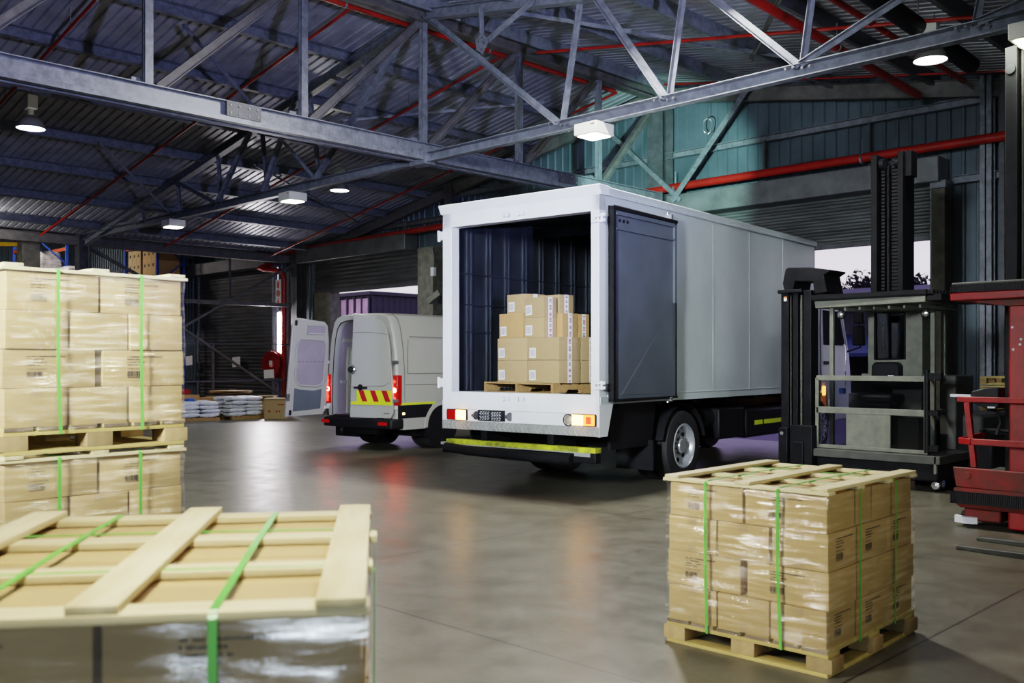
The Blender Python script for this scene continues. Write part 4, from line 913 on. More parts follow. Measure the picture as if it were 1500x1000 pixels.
loose(-0.585, 0.045, 0.06, 0.42, b1, b2 - 0.003, 'second-layer right carton of the truck pallet', sd=5)
loose(-0.60, 0.04, 0.435, 0.80, b1, b2 - 0.003, 'second-layer carton at the back right of the truck pallet', sd=6)
loose(-1.29, -0.755, 0.12, 0.50, b2, b2 + 0.335, 'amber carton at left on the second layer in the truck', m_='carton3', sd=7)
loose(-0.712, -0.30, 0.10, 0.315, b2, b2 + 0.262, 'lower of two small stacked cartons at the truck load front', sd=8)
loose(-0.712, -0.30, 0.10, 0.315, b2 + 0.264, b2 + 0.525, 'upper of two small stacked cartons at the truck load front', sd=9)
loose(-0.68, -0.20, 0.33, 0.60, b2, b2 + 0.318, 'amber carton behind the two small stacked cartons in the truck', m_='carton3', lab=False, sd=10)
loose(-0.68, -0.20, 0.612, 0.80, b2, b2 + 0.310, 'rearmost amber carton at the right of the truck load', m_='carton3', lab=False, sd=11)
loose(-1.216, -0.82, 0.20, 0.56, b2 + 0.337, b2 + 0.60, 'top left carton resting on the amber one in the truck', sd=12)
loose(-0.715, -0.30, 0.36, 0.61, b2 + 0.320, b2 + 0.565, 'top right carton at the back of the truck load', lab=False, sd=15)

# ------------------------------------------------------------------ delivery van
Vn = thing('delivery_van', 'white high-roof delivery van with open rear doors behind the truck', 'van', (-13.872, 11.033, 0), 6.0)
HW = 0.99; XC = -0.99
def sec(y, hw, z0, z1, tuck=1.0):
    """closed section: right sill up over the roof to the left sill"""
    P = [(hw * 0.97, z0), (hw, z0 + 0.18), (hw, z0 + (z1 - z0) * 0.42), (hw - 0.035 * tuck, z0 + (z1 - z0) * 0.62), (hw - 0.09 * tuck, z0 + (z1 - z0) * 0.80), (hw - 0.165 * tuck, z0 + (z1 - z0) * 0.93), (hw - 0.25 * tuck, z0 + (z1 - z0) * 0.975), (hw - 0.42 * tuck, z0 + (z1 - z0) * 0.996), (0.3 * hw, z1)]
    P = P + [(-x, z) for x, z in P[::-1]]
    return [(XC + x, y, z) for x, z in P]
m = MB()
m.loft([sec(0.03, HW - 0.02, 0.5, 2.575), sec(0.10, HW, 0.46, 2.59), sec(1.5, HW, 0.44, 2.60), sec(4.0, HW, 0.44, 2.60), sec(4.35, HW, 0.44, 2.56), sec(4.75, HW - 0.02, 0.44, 2.30), sec(5.15, HW - 0.05, 0.45, 1.75, 0.9), sec(5.45, HW - 0.09, 0.46, 1.32, 0.8), sec(5.80, HW - 0.18, 0.46, 1.08, 0.7), sec(5.92, HW - 0.30, 0.5, 0.92, 0.6)], False)
vs_ = m; front = sec(5.92, HW - 0.30, 0.5, 0.92, 0.6); m.poly(front)
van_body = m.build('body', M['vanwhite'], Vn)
# rear frame ring between the outer skin and the opening
def op(y, k=0.0): return [(XC + x, y, z) for x, z in ((0.83 - k, 0.63 + k), (0.84 - k, 0.9), (0.83 - k, 1.35), (0.80 - k, 1.75), (0.75 - k, 2.1), (0.69 - k, 2.31 - k * 0.5), (0.60 - k, 2.42 - k), (0.46, 2.46 - k), (0.3, 2.475 - k))]
def both(r): return r + [(2 * XC - x, y, z) for x, y, z in r[::-1]]
m = MB(); m.loft([sec(0.03, HW - 0.02, 0.5, 2.575), [(p[0], 0.0, p[2]) for p in sec(0, HW - 0.05, 0.52, 2.555)], both(op(0.0)), both(op(0.07, 0.02)), both(op(0.12, 0.02))], False); m.build('rear_frame', M['vanwhite'], van_body)
m = MB(); m.loft([both(op(0.008, -0.006)), both(op(-0.004, 0.004)), both(op(0.008, 0.016))], False); m.build('door_seal', M['black'], van_body)
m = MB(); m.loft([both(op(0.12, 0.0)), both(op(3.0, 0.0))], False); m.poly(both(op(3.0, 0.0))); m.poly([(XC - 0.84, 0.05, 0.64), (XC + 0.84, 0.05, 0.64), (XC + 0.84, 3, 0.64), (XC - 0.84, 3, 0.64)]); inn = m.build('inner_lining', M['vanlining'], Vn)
m = MB()
for y in (0.45, 1.15, 1.85):                                          # pressed ribs of the inner left wall
    for z0, z1 in ((0.75, 1.22), (1.34, 2.02)): m.path([(XC - 0.81, y, z0), (XC - 0.80, y + 0.5, z0), (XC - 0.80, y + 0.5, z1), (XC - 0.79, y, z1), (XC - 0.81, y, z0)], 0.022, 6)
    m.box(XC - 0.82, y - 0.11, 0.66, XC - 0.77, y - 0.03, 2.35)
m.box(XC - 0.83, 0.2, 1.24, XC - 0.79, 2.9, 1.30); m.box(XC - 0.80, 0.2, 2.06, XC - 0.74, 2.9, 2.12)
m.build('pressed_rib', M['vanwhite'], inn)
m = MB(); m.bar((XC - 0.74, 0.9, 1.50), (XC - 0.72, 1.0, 1.98), 0.012, 0.03); m.bar((XC - 0.74, 1.1, 1.55), (XC - 0.72, 1.2, 1.98), 0.012, 0.03); m.build('lashing_strap', M['paper'], inn)
for k in (0.3, 0.75): MB().box(XC - 0.80, 0.25 + k, 0.80, XC - 0.77, 0.45 + k, 1.10).build('wall_pocket', M['whiteplastic'], inn, bevel=0.02)
# side details
m = MB()
sx = 0.004
m.path([(sx - 0.006, 0.20, 0.62), (sx, 0.17, 1.0), (sx, 0.165, 1.5), (sx - 0.03, 0.16, 1.9), (sx - 0.085, 0.14, 2.3), (sx - 0.15, 0.13, 2.47), (sx - 0.30, 0.12, 2.575)], 0.006, 6)
m.path([(sx - 0.02, 0.28, 2.07), (sx - 0.005, 0.25, 1.85), (sx, 0.25, 1.45)], 0.006, 6); m.path([(sx - 0.045, 0.34, 2.14), (sx - 0.045, 2.4, 2.14)], 0.006, 6); m.path([(sx, 0.25, 1.45), (sx, 2.4, 1.45)], 0.005, 6)
m.path([(sx, 0.18, 1.24), (sx, 3.0, 1.24)], 0.006, 6)
m.build('panel_seam', M['seam'], van_body)
m = MB(); m.prism([(0.02, 0.62), (0.02, 0.86), (0.9, 0.86), (0.82, 0.62)], 'yz', -0.02, 0.016); m.build('side_moulding', M['plastic'], van_body); m = MB(); m.prism([(0.02, 0.62), (0.02, 0.86), (0.9, 0.86), (0.82, 0.62)], 'yz', 2 * XC - 0.016, 2 * XC + 0.02); m.build('side_moulding', M['plastic'], van_body)
m = MB(); m.box(-0.01, 0.05, 0.865, 0.008, 0.99, 0.905); m.build('reflective_stripe', M['hiviz'], van_body)
m = MB(); m.prism([(0.12, 0.40), (0.12, 0.62), (0.84, 0.62), (0.74, 0.40)], 'yz', -0.10, 0.012); m.build('quarter_panel', M['vanwhite'], van_body, bevel=0.01); m = MB(); m.prism([(0.12, 0.40), (0.12, 0.62), (0.84, 0.62), (0.74, 0.40)], 'yz', 2 * XC - 0.012, 2 * XC + 0.10); m.build('quarter_panel', M['vanwhite'], van_body, bevel=0.01)
MB().box(0.0, 0.10, 0.685, 0.022, 0.16, 0.725).build('side_marker', M['amberlit'], van_body, bevel=0.008)
for s_, x in ((1, 0.0), (-1, 2 * XC)):
    m = MB(); m.lathe([(0.0, 0.0), (0.42, 0.0), (0.42, 0.012 * s_)], (x + 0.004 * s_, 1.18, 0.42), 'x', 32); m.build('wheel_arch', M['black'], van_body)
    m = MB(); pr = [(1.18 + r_ * math.cos(a), 0.42 + r_ * math.sin(a)) for r_ in (0.42, 0.50) for a in ([R(15 * k) for k in range(13)] if r_ == 0.42 else [R(15 * k) for k in range(12, -1, -1)])]
    m.prism(pr, 'yz', x - 0.01, x + 0.03 * s_); m.build('arch_flare', M['vanwhite'], van_body)
    for y in (1.18,):
        if s_ > 0: wheel(Vn, -0.28, -0.0, y, 0.345, 1, 'darkrim', 0.10); wheel(Vn, -0.54, -0.30, y, 0.345, 1, 'darkrim')
        else: wheel(Vn, 2 * XC + 0.0, 2 * XC + 0.28, y, 0.345, -1, 'darkrim', 0.10); wheel(Vn, 2 * XC + 0.30, 2 * XC + 0.54, y, 0.345, -1, 'darkrim')
    xx = (-0.27, -0.03) if s_ > 0 else (2 * XC + 0.03, 2 * XC + 0.27)
    wheel(Vn, xx[0], xx[1], 4.95, 0.345, s_, 'darkrim', -0.03)
    m = MB(); m.box(min(x, x - 0.30 * s_), 0.80, 0.20, max(x, x - 0.30 * s_), 0.83, 0.50); m.build('mud_flap', M['black'], Vn)
# rear lamps and bumper
for s_, x in ((1, 0.0), (-1, 2 * XC)):
    m = MB(); m.box(min(x + 0.012 * s_, x - 0.125 * s_), -0.028, 0.86, max(x + 0.012 * s_, x - 0.125 * s_), 0.10, 1.42); h = m.build('tail_lamp', M['redlens'], Vn, bevel=0.02)
    for z, r_, mm in ((1.30, 0.030, 'redlit'), (1.14, 0.044, 'redhot'), (0.99, 0.034, 'redlit')):
        MB().lathe([(0.0, -0.014), (r_, -0.010), (r_, 0.01)], (x - 0.06 * s_, -0.028, z), 'y', 16).build('bulb_glow', M[mm], h)
    if s_ < 0: MB().box(x + 0.03, -0.034, 0.90, x + 0.075, -0.026, 1.40).build('lit_strip', M['redlit'], h)
    MB().box(min(x - 0.02 * s_, x - 0.10 * s_), -0.03, 0.79, max(x - 0.02 * s_, x - 0.10 * s_), 0.02, 0.85).build('reflector', M['paper'], h, bevel=0.008)
m = MB(); m.prism([(2 * XC + 0.0, 0.0), (2 * XC + 0.05, -0.13), (2 * XC + 0.3, -0.17), (-0.3, -0.17), (-0.05, -0.13), (0.0, 0.0), (0.015, 0.16), (2 * XC - 0.015, 0.16)], 'xy', 0.42, 0.61)
bp_ = m.build('rear_bumper', M['plastic'], Vn, bevel=0.03)
MB().box(2 * XC + 0.25, -0.16, 0.605, -0.25, -0.0, 0.63).build('step_pad', M['black'], bp_)
for x in (2 * XC + 0.14, -0.24): MB().box(x - 0.11, -0.172, 0.49, x + 0.11, -0.155, 0.55).build('bumper_reflector', M['redlens'], bp_)
m = MB(); m.box(XC - 0.5, -0.05, 0.30, XC + 0.5, 0.10, 0.42); m.tube((XC - 0.30, -0.22, 0.36), (XC - 0.30, 0.0, 0.36), 0.03, 10); m.lathe([(0.001, -0.06), (0.035, -0.05), (0.05, 0), (0.035, 0.05), (0.001, 0.06)], (XC - 0.30, -0.23, 0.36), 'z', 14); m.build('tow_bar', M['machine'], Vn)
m = MB(); m.box(XC - 0.85, 0.1, 0.22, XC - 0.2, 0.9, 0.45); m.tube((XC - 0.9, 1.18, 0.34), (XC + 0.9, 1.18, 0.34), 0.08, 10); m.box(XC + 0.3, 0.5, 0.26, XC + 0.9, 0.9, 0.5); m.box(XC - 0.6, 0.9, 0.30, XC - 0.4, 5.5, 0.45); m.box(XC + 0.4, 0.9, 0.30, XC + 0.6, 5.5, 0.45); m.build('underbody', M['machine'], Vn)
# rear doors, local frame: hinge on the z axis, door reaching along -x
def van_door(name, x, ang, inside):
    e_ = bpy.data.objects.new(name + '_leaf', None)
    def xt(z): return 0.0 if z < 1.5 else 0.0
    outline = [(-0.96, 0.62), (-0.96, 2.585), (-0.45, 2.50), (-0.30, 2.44), (-0.19, 2.30), (-0.12, 2.08), (-0.06, 1.75), (-0.02, 1.35), (0.0, 0.95), (0.0, 0.72), (-0.06, 0.62)]
    if inside: outline = [(-0.95, 0.66), (-0.95, 0.62), (-0.90, 2.42), (-0.84, 2.50), (-0.20, 2.44), (-0.12, 2.36), (-0.08, 2.10), (-0.06, 1.75), (-0.05, 1.35), (-0.05, 0.95), (-0.05, 0.76), (-0.12, 0.64)]
    if inside: outline[0:2] = [(-0.95, 0.62)]
    sg = 1 if not inside else -1
    def yb(z): return 0.21 * (z - 0.62) / 1.9 if inside else (0.0 if z < 1.4 else 0.10 * ((z - 1.4) / 1.1) ** 2)      # leans forward at the top
    m = MB(); L0 = []; rows = {}
    n = len(outline)
    a_ = [m.bm.verts.new((px * sg, -0.055 + yb(pz), pz)) for px, pz in outline]; b_ = [m.bm.verts.new((px * sg, 0.0 + yb(pz), pz)) for px, pz in outline]
    m.face(a_); m.face(b_[::-1])
    for i in range(n): m.face([a_[i], a_[(i + 1) % n], b_[(i + 1) % n], b_[i]])
    o = m.build(name, M['vanwhite'], Vn, bevel=0.012, label='rear door leaf swung %s' % ('almost shut' if not inside else 'wide open'))
    o.location = (x, -0.03, 0); o.rotation_euler = (0, 0, R(ang))
    return o
rd = van_door('rear_door', -0.06, 13, False)
m = MB(); m.path([(-0.955, -0.058 + 0.055, 2.22), (-0.5, -0.058 + 0.052, 2.215), (-0.11, -0.058 + 0.05, 2.17), (-0.06, -0.03, 1.9), (-0.045, -0.056, 1.30), (-0.2, -0.058, 1.22), (-0.955, -0.058, 1.20)], 0.005, 6); m.build('window_seam', M['seam'], rd)
m = MB(); m.box(-0.93, -0.062, 0.865, -0.01, -0.052, 0.925); m.build('reflective_stripe', M['hiviz'], rd)
ch_ = MB(); ch_.box(-0.80, -0.060, 0.925, -0.03, -0.052, 1.135); chv = ch_.build('hazard_panel', M['hiviz'], rd)
m = MB()
for k in range(3): x = -0.76 + k * 0.255; m.poly([(x, -0.0615, 1.134), (x + 0.115, -0.0615, 1.134), (x + 0.205, -0.0615, 0.927), (x + 0.09, -0.0615, 0.927)])
m.build('red_stripe', M['stripered'], chv, smooth=False)
m = MB(); m.lathe([(0.0, -0.02), (0.05, -0.02), (0.062, -0.012), (0.075, -0.02), (0.088, -0.012), (0.09, 0.0)], (-0.92, -0.055, 1.52), 'y', 26); bd = m.build('round_badge', M['plastic'], rd)
m = MB(); m.lathe([(0.064, -0.021), (0.075, -0.024), (0.086, -0.018)], (-0.92, -0.055, 1.52), 'y', 26); m.bar((-0.955, -0.077, 1.565), (-0.92, -0.077, 1.50), 0.004, 0.010, 0, (0, 1, 0)); m.bar((-0.885, -0.077, 1.565), (-0.92, -0.077, 1.50), 0.004, 0.010, 0, (0, 1, 0)); m.build('badge_ring', M['chrome'], bd)
m = MB(); m.box(-0.86, -0.085, 1.165, -0.56, -0.05, 1.20); m.lathe([(0.0, -0.02), (0.05, -0.018), (0.06, 0.0)], (-0.72, -0.06, 1.19), 'y', 16); m.build('door_handle', M['plastic'], rd, bevel=0.01)
m = MB(); m.box(-0.20, -0.058, 0.70, -0.08, -0.054, 0.725); m.build('model_badge', M['darkrim'], rd)
for z in (1.66, 0.95): MB().box(-0.03, -0.05, z - 0.03, 0.09, -0.0, z + 0.03).build('door_hinge', M['darkrim'], rd, bevel=0.006)
ld = van_door('rear_door', 2 * XC + 0.06, -97, True)
def inner(pts, name, m_, y=0.004):
    m = MB(); m.prism(pts, 'xz', y - 0.004, y + 0.010); return m.build(name, M[m_], ld, bevel=0.008)
def tilt(o): return o
p_ = inner([(0.16, 1.30), (0.22, 1.22), (0.38, 1.19), (0.72, 1.22), (0.82, 1.30), (0.84, 1.5), (0.80, 1.62), (0.84, 1.72), (0.84, 2.02), (0.76, 2.10), (0.22, 2.08), (0.14, 1.98)], 'inner_panel', 'vanlining')
m = MB(); m.path([(x, 0.014, z) for x, z in [(0.16, 1.30), (0.22, 1.22), (0.38, 1.19), (0.72, 1.22), (0.82, 1.30), (0.84, 1.5), (0.80, 1.62), (0.84, 1.72), (0.84, 2.02), (0.76, 2.10), (0.22, 2.08), (0.14, 1.98), (0.16, 1.30)]], 0.018, 8); m.build('panel_rim', M['vanwhite'], p_)
m = MB()
for k in range(7): m.box(0.20 + k * 0.09, 0.012, 1.66, 0.25 + k * 0.09, 0.018, 1.672)
m.build('slot', M['seam'], p_)
inner([(0.20, 0.76), (0.84, 0.72), (0.84, 1.17), (0.72, 1.14), (0.38, 1.11), (0.20, 1.14)], 'lower_lining', 'doorgrey')
w_ = MB(); w_.box(0.20, 0.0, 2.20, 0.62, 0.012, 2.36); w_ = w_.build('window_recess', M['vanlining'], ld, bevel=0.02)
MB().path([(0.20, 0.014, 2.20), (0.62, 0.014, 2.20), (0.62, 0.014, 2.36), (0.20, 0.014, 2.36), (0.20, 0.014, 2.20)], 0.016, 8).build('window_rim', M['vanwhite'], w_)
for x, z in ((0.86, 2.40), (0.88, 0.70)): MB().box(x, 0.0, z - 0.05, x + 0.05, 0.03, z + 0.05).build('lock_plate', M['plastic'], ld, bevel=0.01)
MB().box(0.93, -0.06, 0.92, 0.99, 0.02, 1.06).build('latch', M['darkrim'], ld, bevel=0.008)
for z in (1.66, 0.78): MB().bar((-0.06, -0.02, z), (0.10, 0.01, z), 0.03, 0.06).build('door_hinge', M['paper'], ld, bevel=0.006)
MB().bar((-0.12, 0.02, 1.14), (0.12, 0.02, 1.15), 0.02, 0.05).build('door_check', M['plastic'], ld)
for o in list(ld.children):
    if o.name.startswith(('door_hinge', 'door_check')): continue
    for q in [o] + list(o.children):
        for v in q.data.vertices: v.co.x *= 0.95; v.co.y += 0.21 * (v.co.z - 0.62) / 1.9
# ------------------------------------------------------------------ grey order-picker truck with cabin
K = thing('cabin_forklift', 'grey cabin order-picker forklift with black masts, right of the truck', 'forklift', (-5.6, 12.4, 0))
X = lambda u: u + 5.6
Y = lambda v: v - 12.4
def kb(name, u0, v0, z0, u1, v1, z1, m_, par=K, bevel=0.01):
    return MB().box(X(u0), Y(v0), z0, X(u1), Y(v1), z1).build(name, M[m_], par, bevel=bevel)
kb('chassis', -6.30, 12.35, 0.14, -4.66, 14.7, 0.36, 'machine', bevel=0.02)
kb('platform_edge', -6.34, 12.30, 0.36, -4.62, 13.5, 0.47, 'greydark')
kb('side_plate', -4.70, 12.30, 0.24, -4.66, 12.36, 0.47, 'greymach')
kb('rear_body', -5.4, 13.6, 0.15, -4.55, 14.9, 0.95, 'greydark', bevel=0.05)
kb('side_tower', -5.02, 13.35, 0.47, -4.80, 14.0, 1.48, 'greydark', bevel=0.02)
kb('rear_battery', -4.85, 13.4, 0.16, -4.35, 14.5, 0.62, 'machine', bevel=0.03)
for u, v in ((-4.72, 12.55), (-6.1, 12.55), (-4.8, 14.3)):
    m = MB(); m.lathe([(0.0, -0.05), (0.10, -0.05), (0.11, -0.03), (0.11, 0.03), (0.10, 0.05), (0.0, 0.05)], (X(u), Y(v), 0.11), 'x', 22); w_ = m.build('wheel', M['black'], K)
    m = MB(); m.lathe([(0.0, 0.055), (0.05, 0.056), (0.055, 0.05)], (X(u), Y(v), 0.11), 'x', 16); m.lathe([(0.0, -0.04), (0.05, -0.03), (0.06, 0.0)], (X(u), Y(v) - 0.11, 0.09), 'y', 14); m.build('hub', M['chrome'], w_)
# cabin frame
fr = MB()
def fb(p0, p1, wd=0.055, h=0.055): fr.bar((X(p0[0]), Y(p0[1]), p0[2]), (X(p1[0]), Y(p1[1]), p1[2]), wd, h)
for u, v in ((-6.12, 12.45), (-4.83, 12.42)): fb((u, v, 0.47), (u, v, 1.46 if u > -5 else 2.45))
for u, v in ((-5.0, 13.45), (-4.95, 12.95)): fb((u, v, 0.47), (u, v, 2.45), 0.06, 0.06)
for z in (1.44, 1.0): fb((-6.33, 12.42, z), (-4.82, 12.42, z), 0.05, 0.07 if z > 1.2 else 0.085); fb((-4.95, 12.42, z), (-4.95, 13.45, z), 0.04, 0.05)
fb((-6.32, 12.42, 0.50), (-4.82, 12.42, 0.50), 0.05, 0.05); fb((-6.32, 12.42, 0.5), (-6.32, 12.42, 1.44), 0.05, 0.05)
fb((-6.15, 13.45, 1.46), (-4.95, 13.45, 1.46), 0.06, 0.07); fb((-6.15, 13.45, 2.42), (-4.95, 13.45, 2.42), 0.06, 0.07)
fr.build('cabin_frame', M['greymach'], K, bevel=0.006)
rf = MB(); rf.hexa([(X(-6.32), Y(12.35), 2.40), (X(-4.80), Y(12.30), 2.42), (X(-4.86), Y(13.6), 2.42), (X(-6.3), Y(13.6), 2.40), (X(-6.34), Y(12.35), 2.50), (X(-4.80), Y(12.30), 2.52), (X(-4.86), Y(13.6), 2.52), (X(-6.3), Y(13.6), 2.50)])
roof = rf.build('cabin_roof', M['greymach'], K, bevel=0.01)
m = MB()
for k in range(12): v = 12.30 + k * 0.11; m.box(X(-6.34), Y(v), 2.50, X(-4.70), Y(v) + 0.05, 2.575)
m.box(X(-6.34), Y(12.28), 2.52, X(-4.78), Y(12.33), 2.58); m.box(X(-4.78), Y(12.3), 2.44, X(-4.60), Y(13.6), 2.52); m.build('roof_grille', M['machine'], roof)
m = MB()
for k in range(6): m.bar((X(-5.9 + k * 0.2), Y(12.38), 2.375), (X(-5.82 + k * 0.2), Y(13.4), 2.375), 0.03, 0.04)
m.build('roof_rib', M['greymach'], roof)
for u, v in ((-6.02, 12.5), (-5.05, 12.95)):
    m = MB(); m.lathe([(0.0, 0.05), (0.05, 0.04), (0.065, 0.0), (0.06, -0.02)], (X(u), Y(v), 2.31), 'y', 16); h = m.build('work_lamp', M['machine'], roof)
    MB().lathe([(0.0, -0.045), (0.035, -0.035), (0.056, -0.01), (0.056, 0.01)], (X(u), Y(v), 2.31), 'y', 16).build('lamp_lens', M['chrome'], h)
kb('kick_panel', -5.90, 12.40, 0.51, -5.29, 12.43, 0.97, 'greymach')
for (a, b, z0, z1) in ((-6.30, -4.85, 1.045, 1.405), (-6.30, -5.90, 0.53, 0.955), (-5.29, -4.85, 0.53, 0.955)):
    MB().box(X(a), Y(12.415), z0, X(b), Y(12.421), z1).build('clear_guard', M['clearpane'], K)
m = MB(); m.tube((X(-4.80), Y(12.36), 0.5), (X(-4.80), Y(12.36), 1.56), 0.035, 12); m.box(X(-4.80), Y(12.34), 1.44, X(-4.62), Y(12.42), 1.52); m.box(X(-4.80), Y(12.34), 0.98, X(-4.66), Y(12.40), 1.04); m.box(X(-4.80), Y(12.34), 0.52, X(-4.66), Y(12.42), 0.60); m.build('gate_post', M['machine'], K)
# back wall of the cabin with its window, seat and controls
bw = MB(); zz = [1.44, 1.70, 2.36, 2.50]; uu = [-6.03, -5.93, -5.50, -5.36]
for i in range(3):
    for j in range(3):
        if i == 1 and j == 1: continue
        bw.box(X(uu[i]), Y(13.38), zz[j], X(uu[i + 1]), Y(13.44), zz[j + 1])
bw.box(X(-5.36), Y(13.38), 1.44, X(-5.26), Y(13.70), 2.50); bw = bw.build('back_panel', M['greymach'], K)
m = MB(); m.box(X(-5.935), Y(13.40), 1.695, X(-5.495), Y(13.41), 2.365); m.build('rear_window', M['glass'], bw)
m = MB(); pr = [(-5.93, 1.70), (-5.50, 1.70), (-5.50, 2.36), (-5.93, 2.36), (-5.93, 1.70)]; m.path([(X(a), Y(13.375), b) for a, b in pr], 0.014, 6); m.build('window_seal', M['black'], bw)
st = MB(); st.prism([(X(-5.92), 1.30), (X(-5.92), 1.60), (X(-5.88), 1.66), (X(-5.56), 1.66), (X(-5.52), 1.60), (X(-5.52), 1.30)], 'xz', Y(13.22), Y(13.36)); st = st.build('seat_back', M['plastic'], K, bevel=0.03)
MB().box(X(-5.58), Y(13.2), 1.425, X(-5.50), Y(13.24), 1.45).build('blue_tag', M['blueitem'], st); MB().box(X(-5.66), Y(13.19), 1.45, X(-5.59), Y(13.22), 1.475).build('white_tag', M['paper'], st)
kb('seat_cushion', -6.05, 12.85, 1.08, -5.45, 13.3, 1.22, 'plastic', bevel=0.05)
kb('seat_post', -5.72, 13.0, 0.5, -5.58, 13.2, 1.10, 'machine')
kb('console', -6.10, 12.9, 0.5, -5.75, 13.35, 1.22, 'greydark'); kb('locker', -5.62, 13.25, 0.5, -5.22, 13.4, 1.28, 'greymach'); kb('side_box', -5.28, 12.6, 0.5, -5.0, 13.2, 0.92, 'greydark')
kb('display', -6.10, 12.60, 1.22, -6.02, 12.66, 1.30, 'blueitem'); kb('steering_console', -5.95, 12.55, 0.95, -5.35, 12.80, 1.12, 'plastic', bevel=0.04)
# fork mast at the left, with its folded cap
fm = MB()
for a, b in ((-6.84, -6.72), (-6.66, -6.58), (-6.50, -6.38)): fm.box(X(a), Y(12.35), 0.08, X(b), Y(12.56), 2.66)
fm.box(X(-6.84), Y(12.50), 0.08, X(-6.40), Y(12.60), 2.64); fm.box(X(-6.87), Y(12.3), 2.63, X(-6.5), Y(12.62), 2.68)
fm = fm.build('fork_mast', M['machine'], K, bevel=0.008)
m = MB(); m.prism([(-6.82, 2.68), (-6.845, 2.78), (-6.80, 2.98), (-6.76, 3.0), (-6.42, 2.98), (-6.14, 2.93), (-6.13, 2.91), (-6.22, 2.86), (-6.17, 2.62), (-6.36, 2.60), (-6.38, 2.78), (-6.66, 2.80), (-6.68, 2.68)], 'xz', 0.0, 0.5)
for v in m.bm.verts: v.co.x = X(v.co.x)
m.build('mast_cap', M['machine'], fm, bevel=0.02)
m = MB(); m.box(X(-6.79), Y(12.34), 2.52, X(-6.745), Y(12.349), 2.58); m.build('warning_decal', M['paper'], fm)
m = MB(); m.box(X(-6.79), Y(12.338), 2.565, X(-6.745), Y(12.349), 2.585); m.build('orange_decal', M['amberdim'], fm)
m = MB(); m.tube((X(-6.69), Y(12.36), 0.3), (X(-6.69), Y(12.36), 2.6), 0.008, 6); m.tube((X(-6.54), Y(12.38), 0.3), (X(-6.54), Y(12.38), 2.6), 0.018, 8); m.build('lift_cylinder', M['greydark'], fm)
m = MB(); m.box(X(-6.80), Y(12.2), 0.06, X(-6.66), Y(12.5), 0.74); m.box(X(-6.66), Y(12.26), 0.12, X(-6.32), Y(12.42), 0.78); m.box(X(-6.60), Y(12.23), 0.10, X(-6.44), Y(12.3), 0.55); m = m.build('fork_carriage', M['machine'], K, bevel=0.01)
MB().lathe([(0.0, -0.008), (0.03, -0.006), (0.03, 0)], (X(-6.745), Y(12.2), 0.66), 'y', 6).build('bolt', M['chrome'], m)
for u in (-6.78, -6.5): MB().box(X(u), Y(12.3), 0.03, X(u) + 0.12, Y(12.3) + 0.9, 0.08).build('fork', M['machine'], K, bevel=0.006)
# tall rear mast
tm_ = MB()
for a, b in ((-6.07, -5.98), (-5.68, -5.60)): tm_.box(X(a), Y(13.55), 0.2, X(b), Y(13.95), 4.66); tm_.box(X(a) + 0.02, Y(13.7), 0.2, X(b) - 0.02, Y(14.0), 4.60)
tm_.box(X(-5.60), Y(13.6), 4.30, X(-5.50), Y(13.8), 4.66); tm_.box(X(-6.0), Y(13.62), 2.4, X(-5.6), Y(13.66), 2.5); tm_.box(X(-6.0), Y(13.8), 4.4, X(-5.6), Y(13.9), 4.6); tm_.box(X(-5.98), Y(13.9), 0.2, X(-5.62), Y(13.96), 4.55)
tm_ = tm_.build('tall_mast', M['machine'], K, bevel=0.006)
m = MB()
for a, b in ((-5.95, -5.90), (-5.80, -5.68)):
    for k in range(80): z = 0.6 + k * 0.05; m.box(X(a), Y(13.64), z, X(b), Y(13.68), z + 0.035)
m.build('lift_chain', M['plastic'], tm_)
m = MB(); m.tube((X(-5.86), Y(13.66), 0.4), (X(-5.86), Y(13.66), 4.5), 0.022, 8); m.tube((X(-5.65), Y(13.66), 0.4), (X(-5.65), Y(13.66), 4.5), 0.012, 6); m.build('hose', M['machine'], tm_)
for u in (-5.92, -5.70): MB().lathe([(0.0, -0.03), (0.08, -0.03), (0.08, 0.03), (0, 0.03)], (X(u), Y(13.62), 4.52), 'x', 18).build('chain_wheel', M['plastic'], tm_)

# ------------------------------------------------------------------ red order picker at the right edge
Q = thing('red_order_picker', 'red order picker machine cut by the right frame edge', 'forklift', (-3.2, 10.1, 0))
X = lambda u: u + 3.2
Y = lambda v: v - 10.1
def qb(name, u0, v0, z0, u1, v1, z1, m_, par=Q, bevel=0.01): return MB().box(X(u0), Y(v0), z0, X(u1), Y(v1), z1).build(name, M[m_], par, bevel=bevel)
b = qb('overhead_guard', -3.68, 10.06, 2.28, -2.0, 11.2, 2.36, 'redpaint')
m = MB(); m.box(X(-3.68), Y(10.05), 2.36, X(-2.0), Y(10.12), 2.43)
for k in range(84): m.box(X(-3.67 + k * 0.02), Y(10.042), 2.365, X(-3.67 + k * 0.02 + 0.012), Y(10.05), 2.425)
m.box(X(-3.68), Y(10.05), 2.36, X(-3.62), Y(11.2), 2.43); m.build('black_bristle', M['plastic'], b)
qb('top_plate', -3.66, 10.05, 2.43, -2.0, 11.2, 2.46, 'greydark', b)
m = MB(); m.prism([(X(-3.6), 2.285), (X(-3.15), 2.21), (X(-2.0), 2.21), (X(-2.0), 2.285)], 'xz', Y(10.15), Y(11.1)); m.build('guard_gusset', M['rustred'], b)
c_ = qb('column', -3.17, 10.20, 0.55, -2.94, 10.50, 2.28, 'redpaint', bevel=0.02)
qb('column_web', -2.93, 10.25, 0.55, -2.35, 10.5, 2.28, 'redpaint', c_, 0.03)
m = MB(); m.path([(X(-2.955), Y(10.195), 0.62), (X(-2.955), Y(10.195), 2.1), (X(-3.0), Y(10.2), 2.2)], 0.014, 8); m.build('column_flange', M['redpaint'], c_)
m = MB()
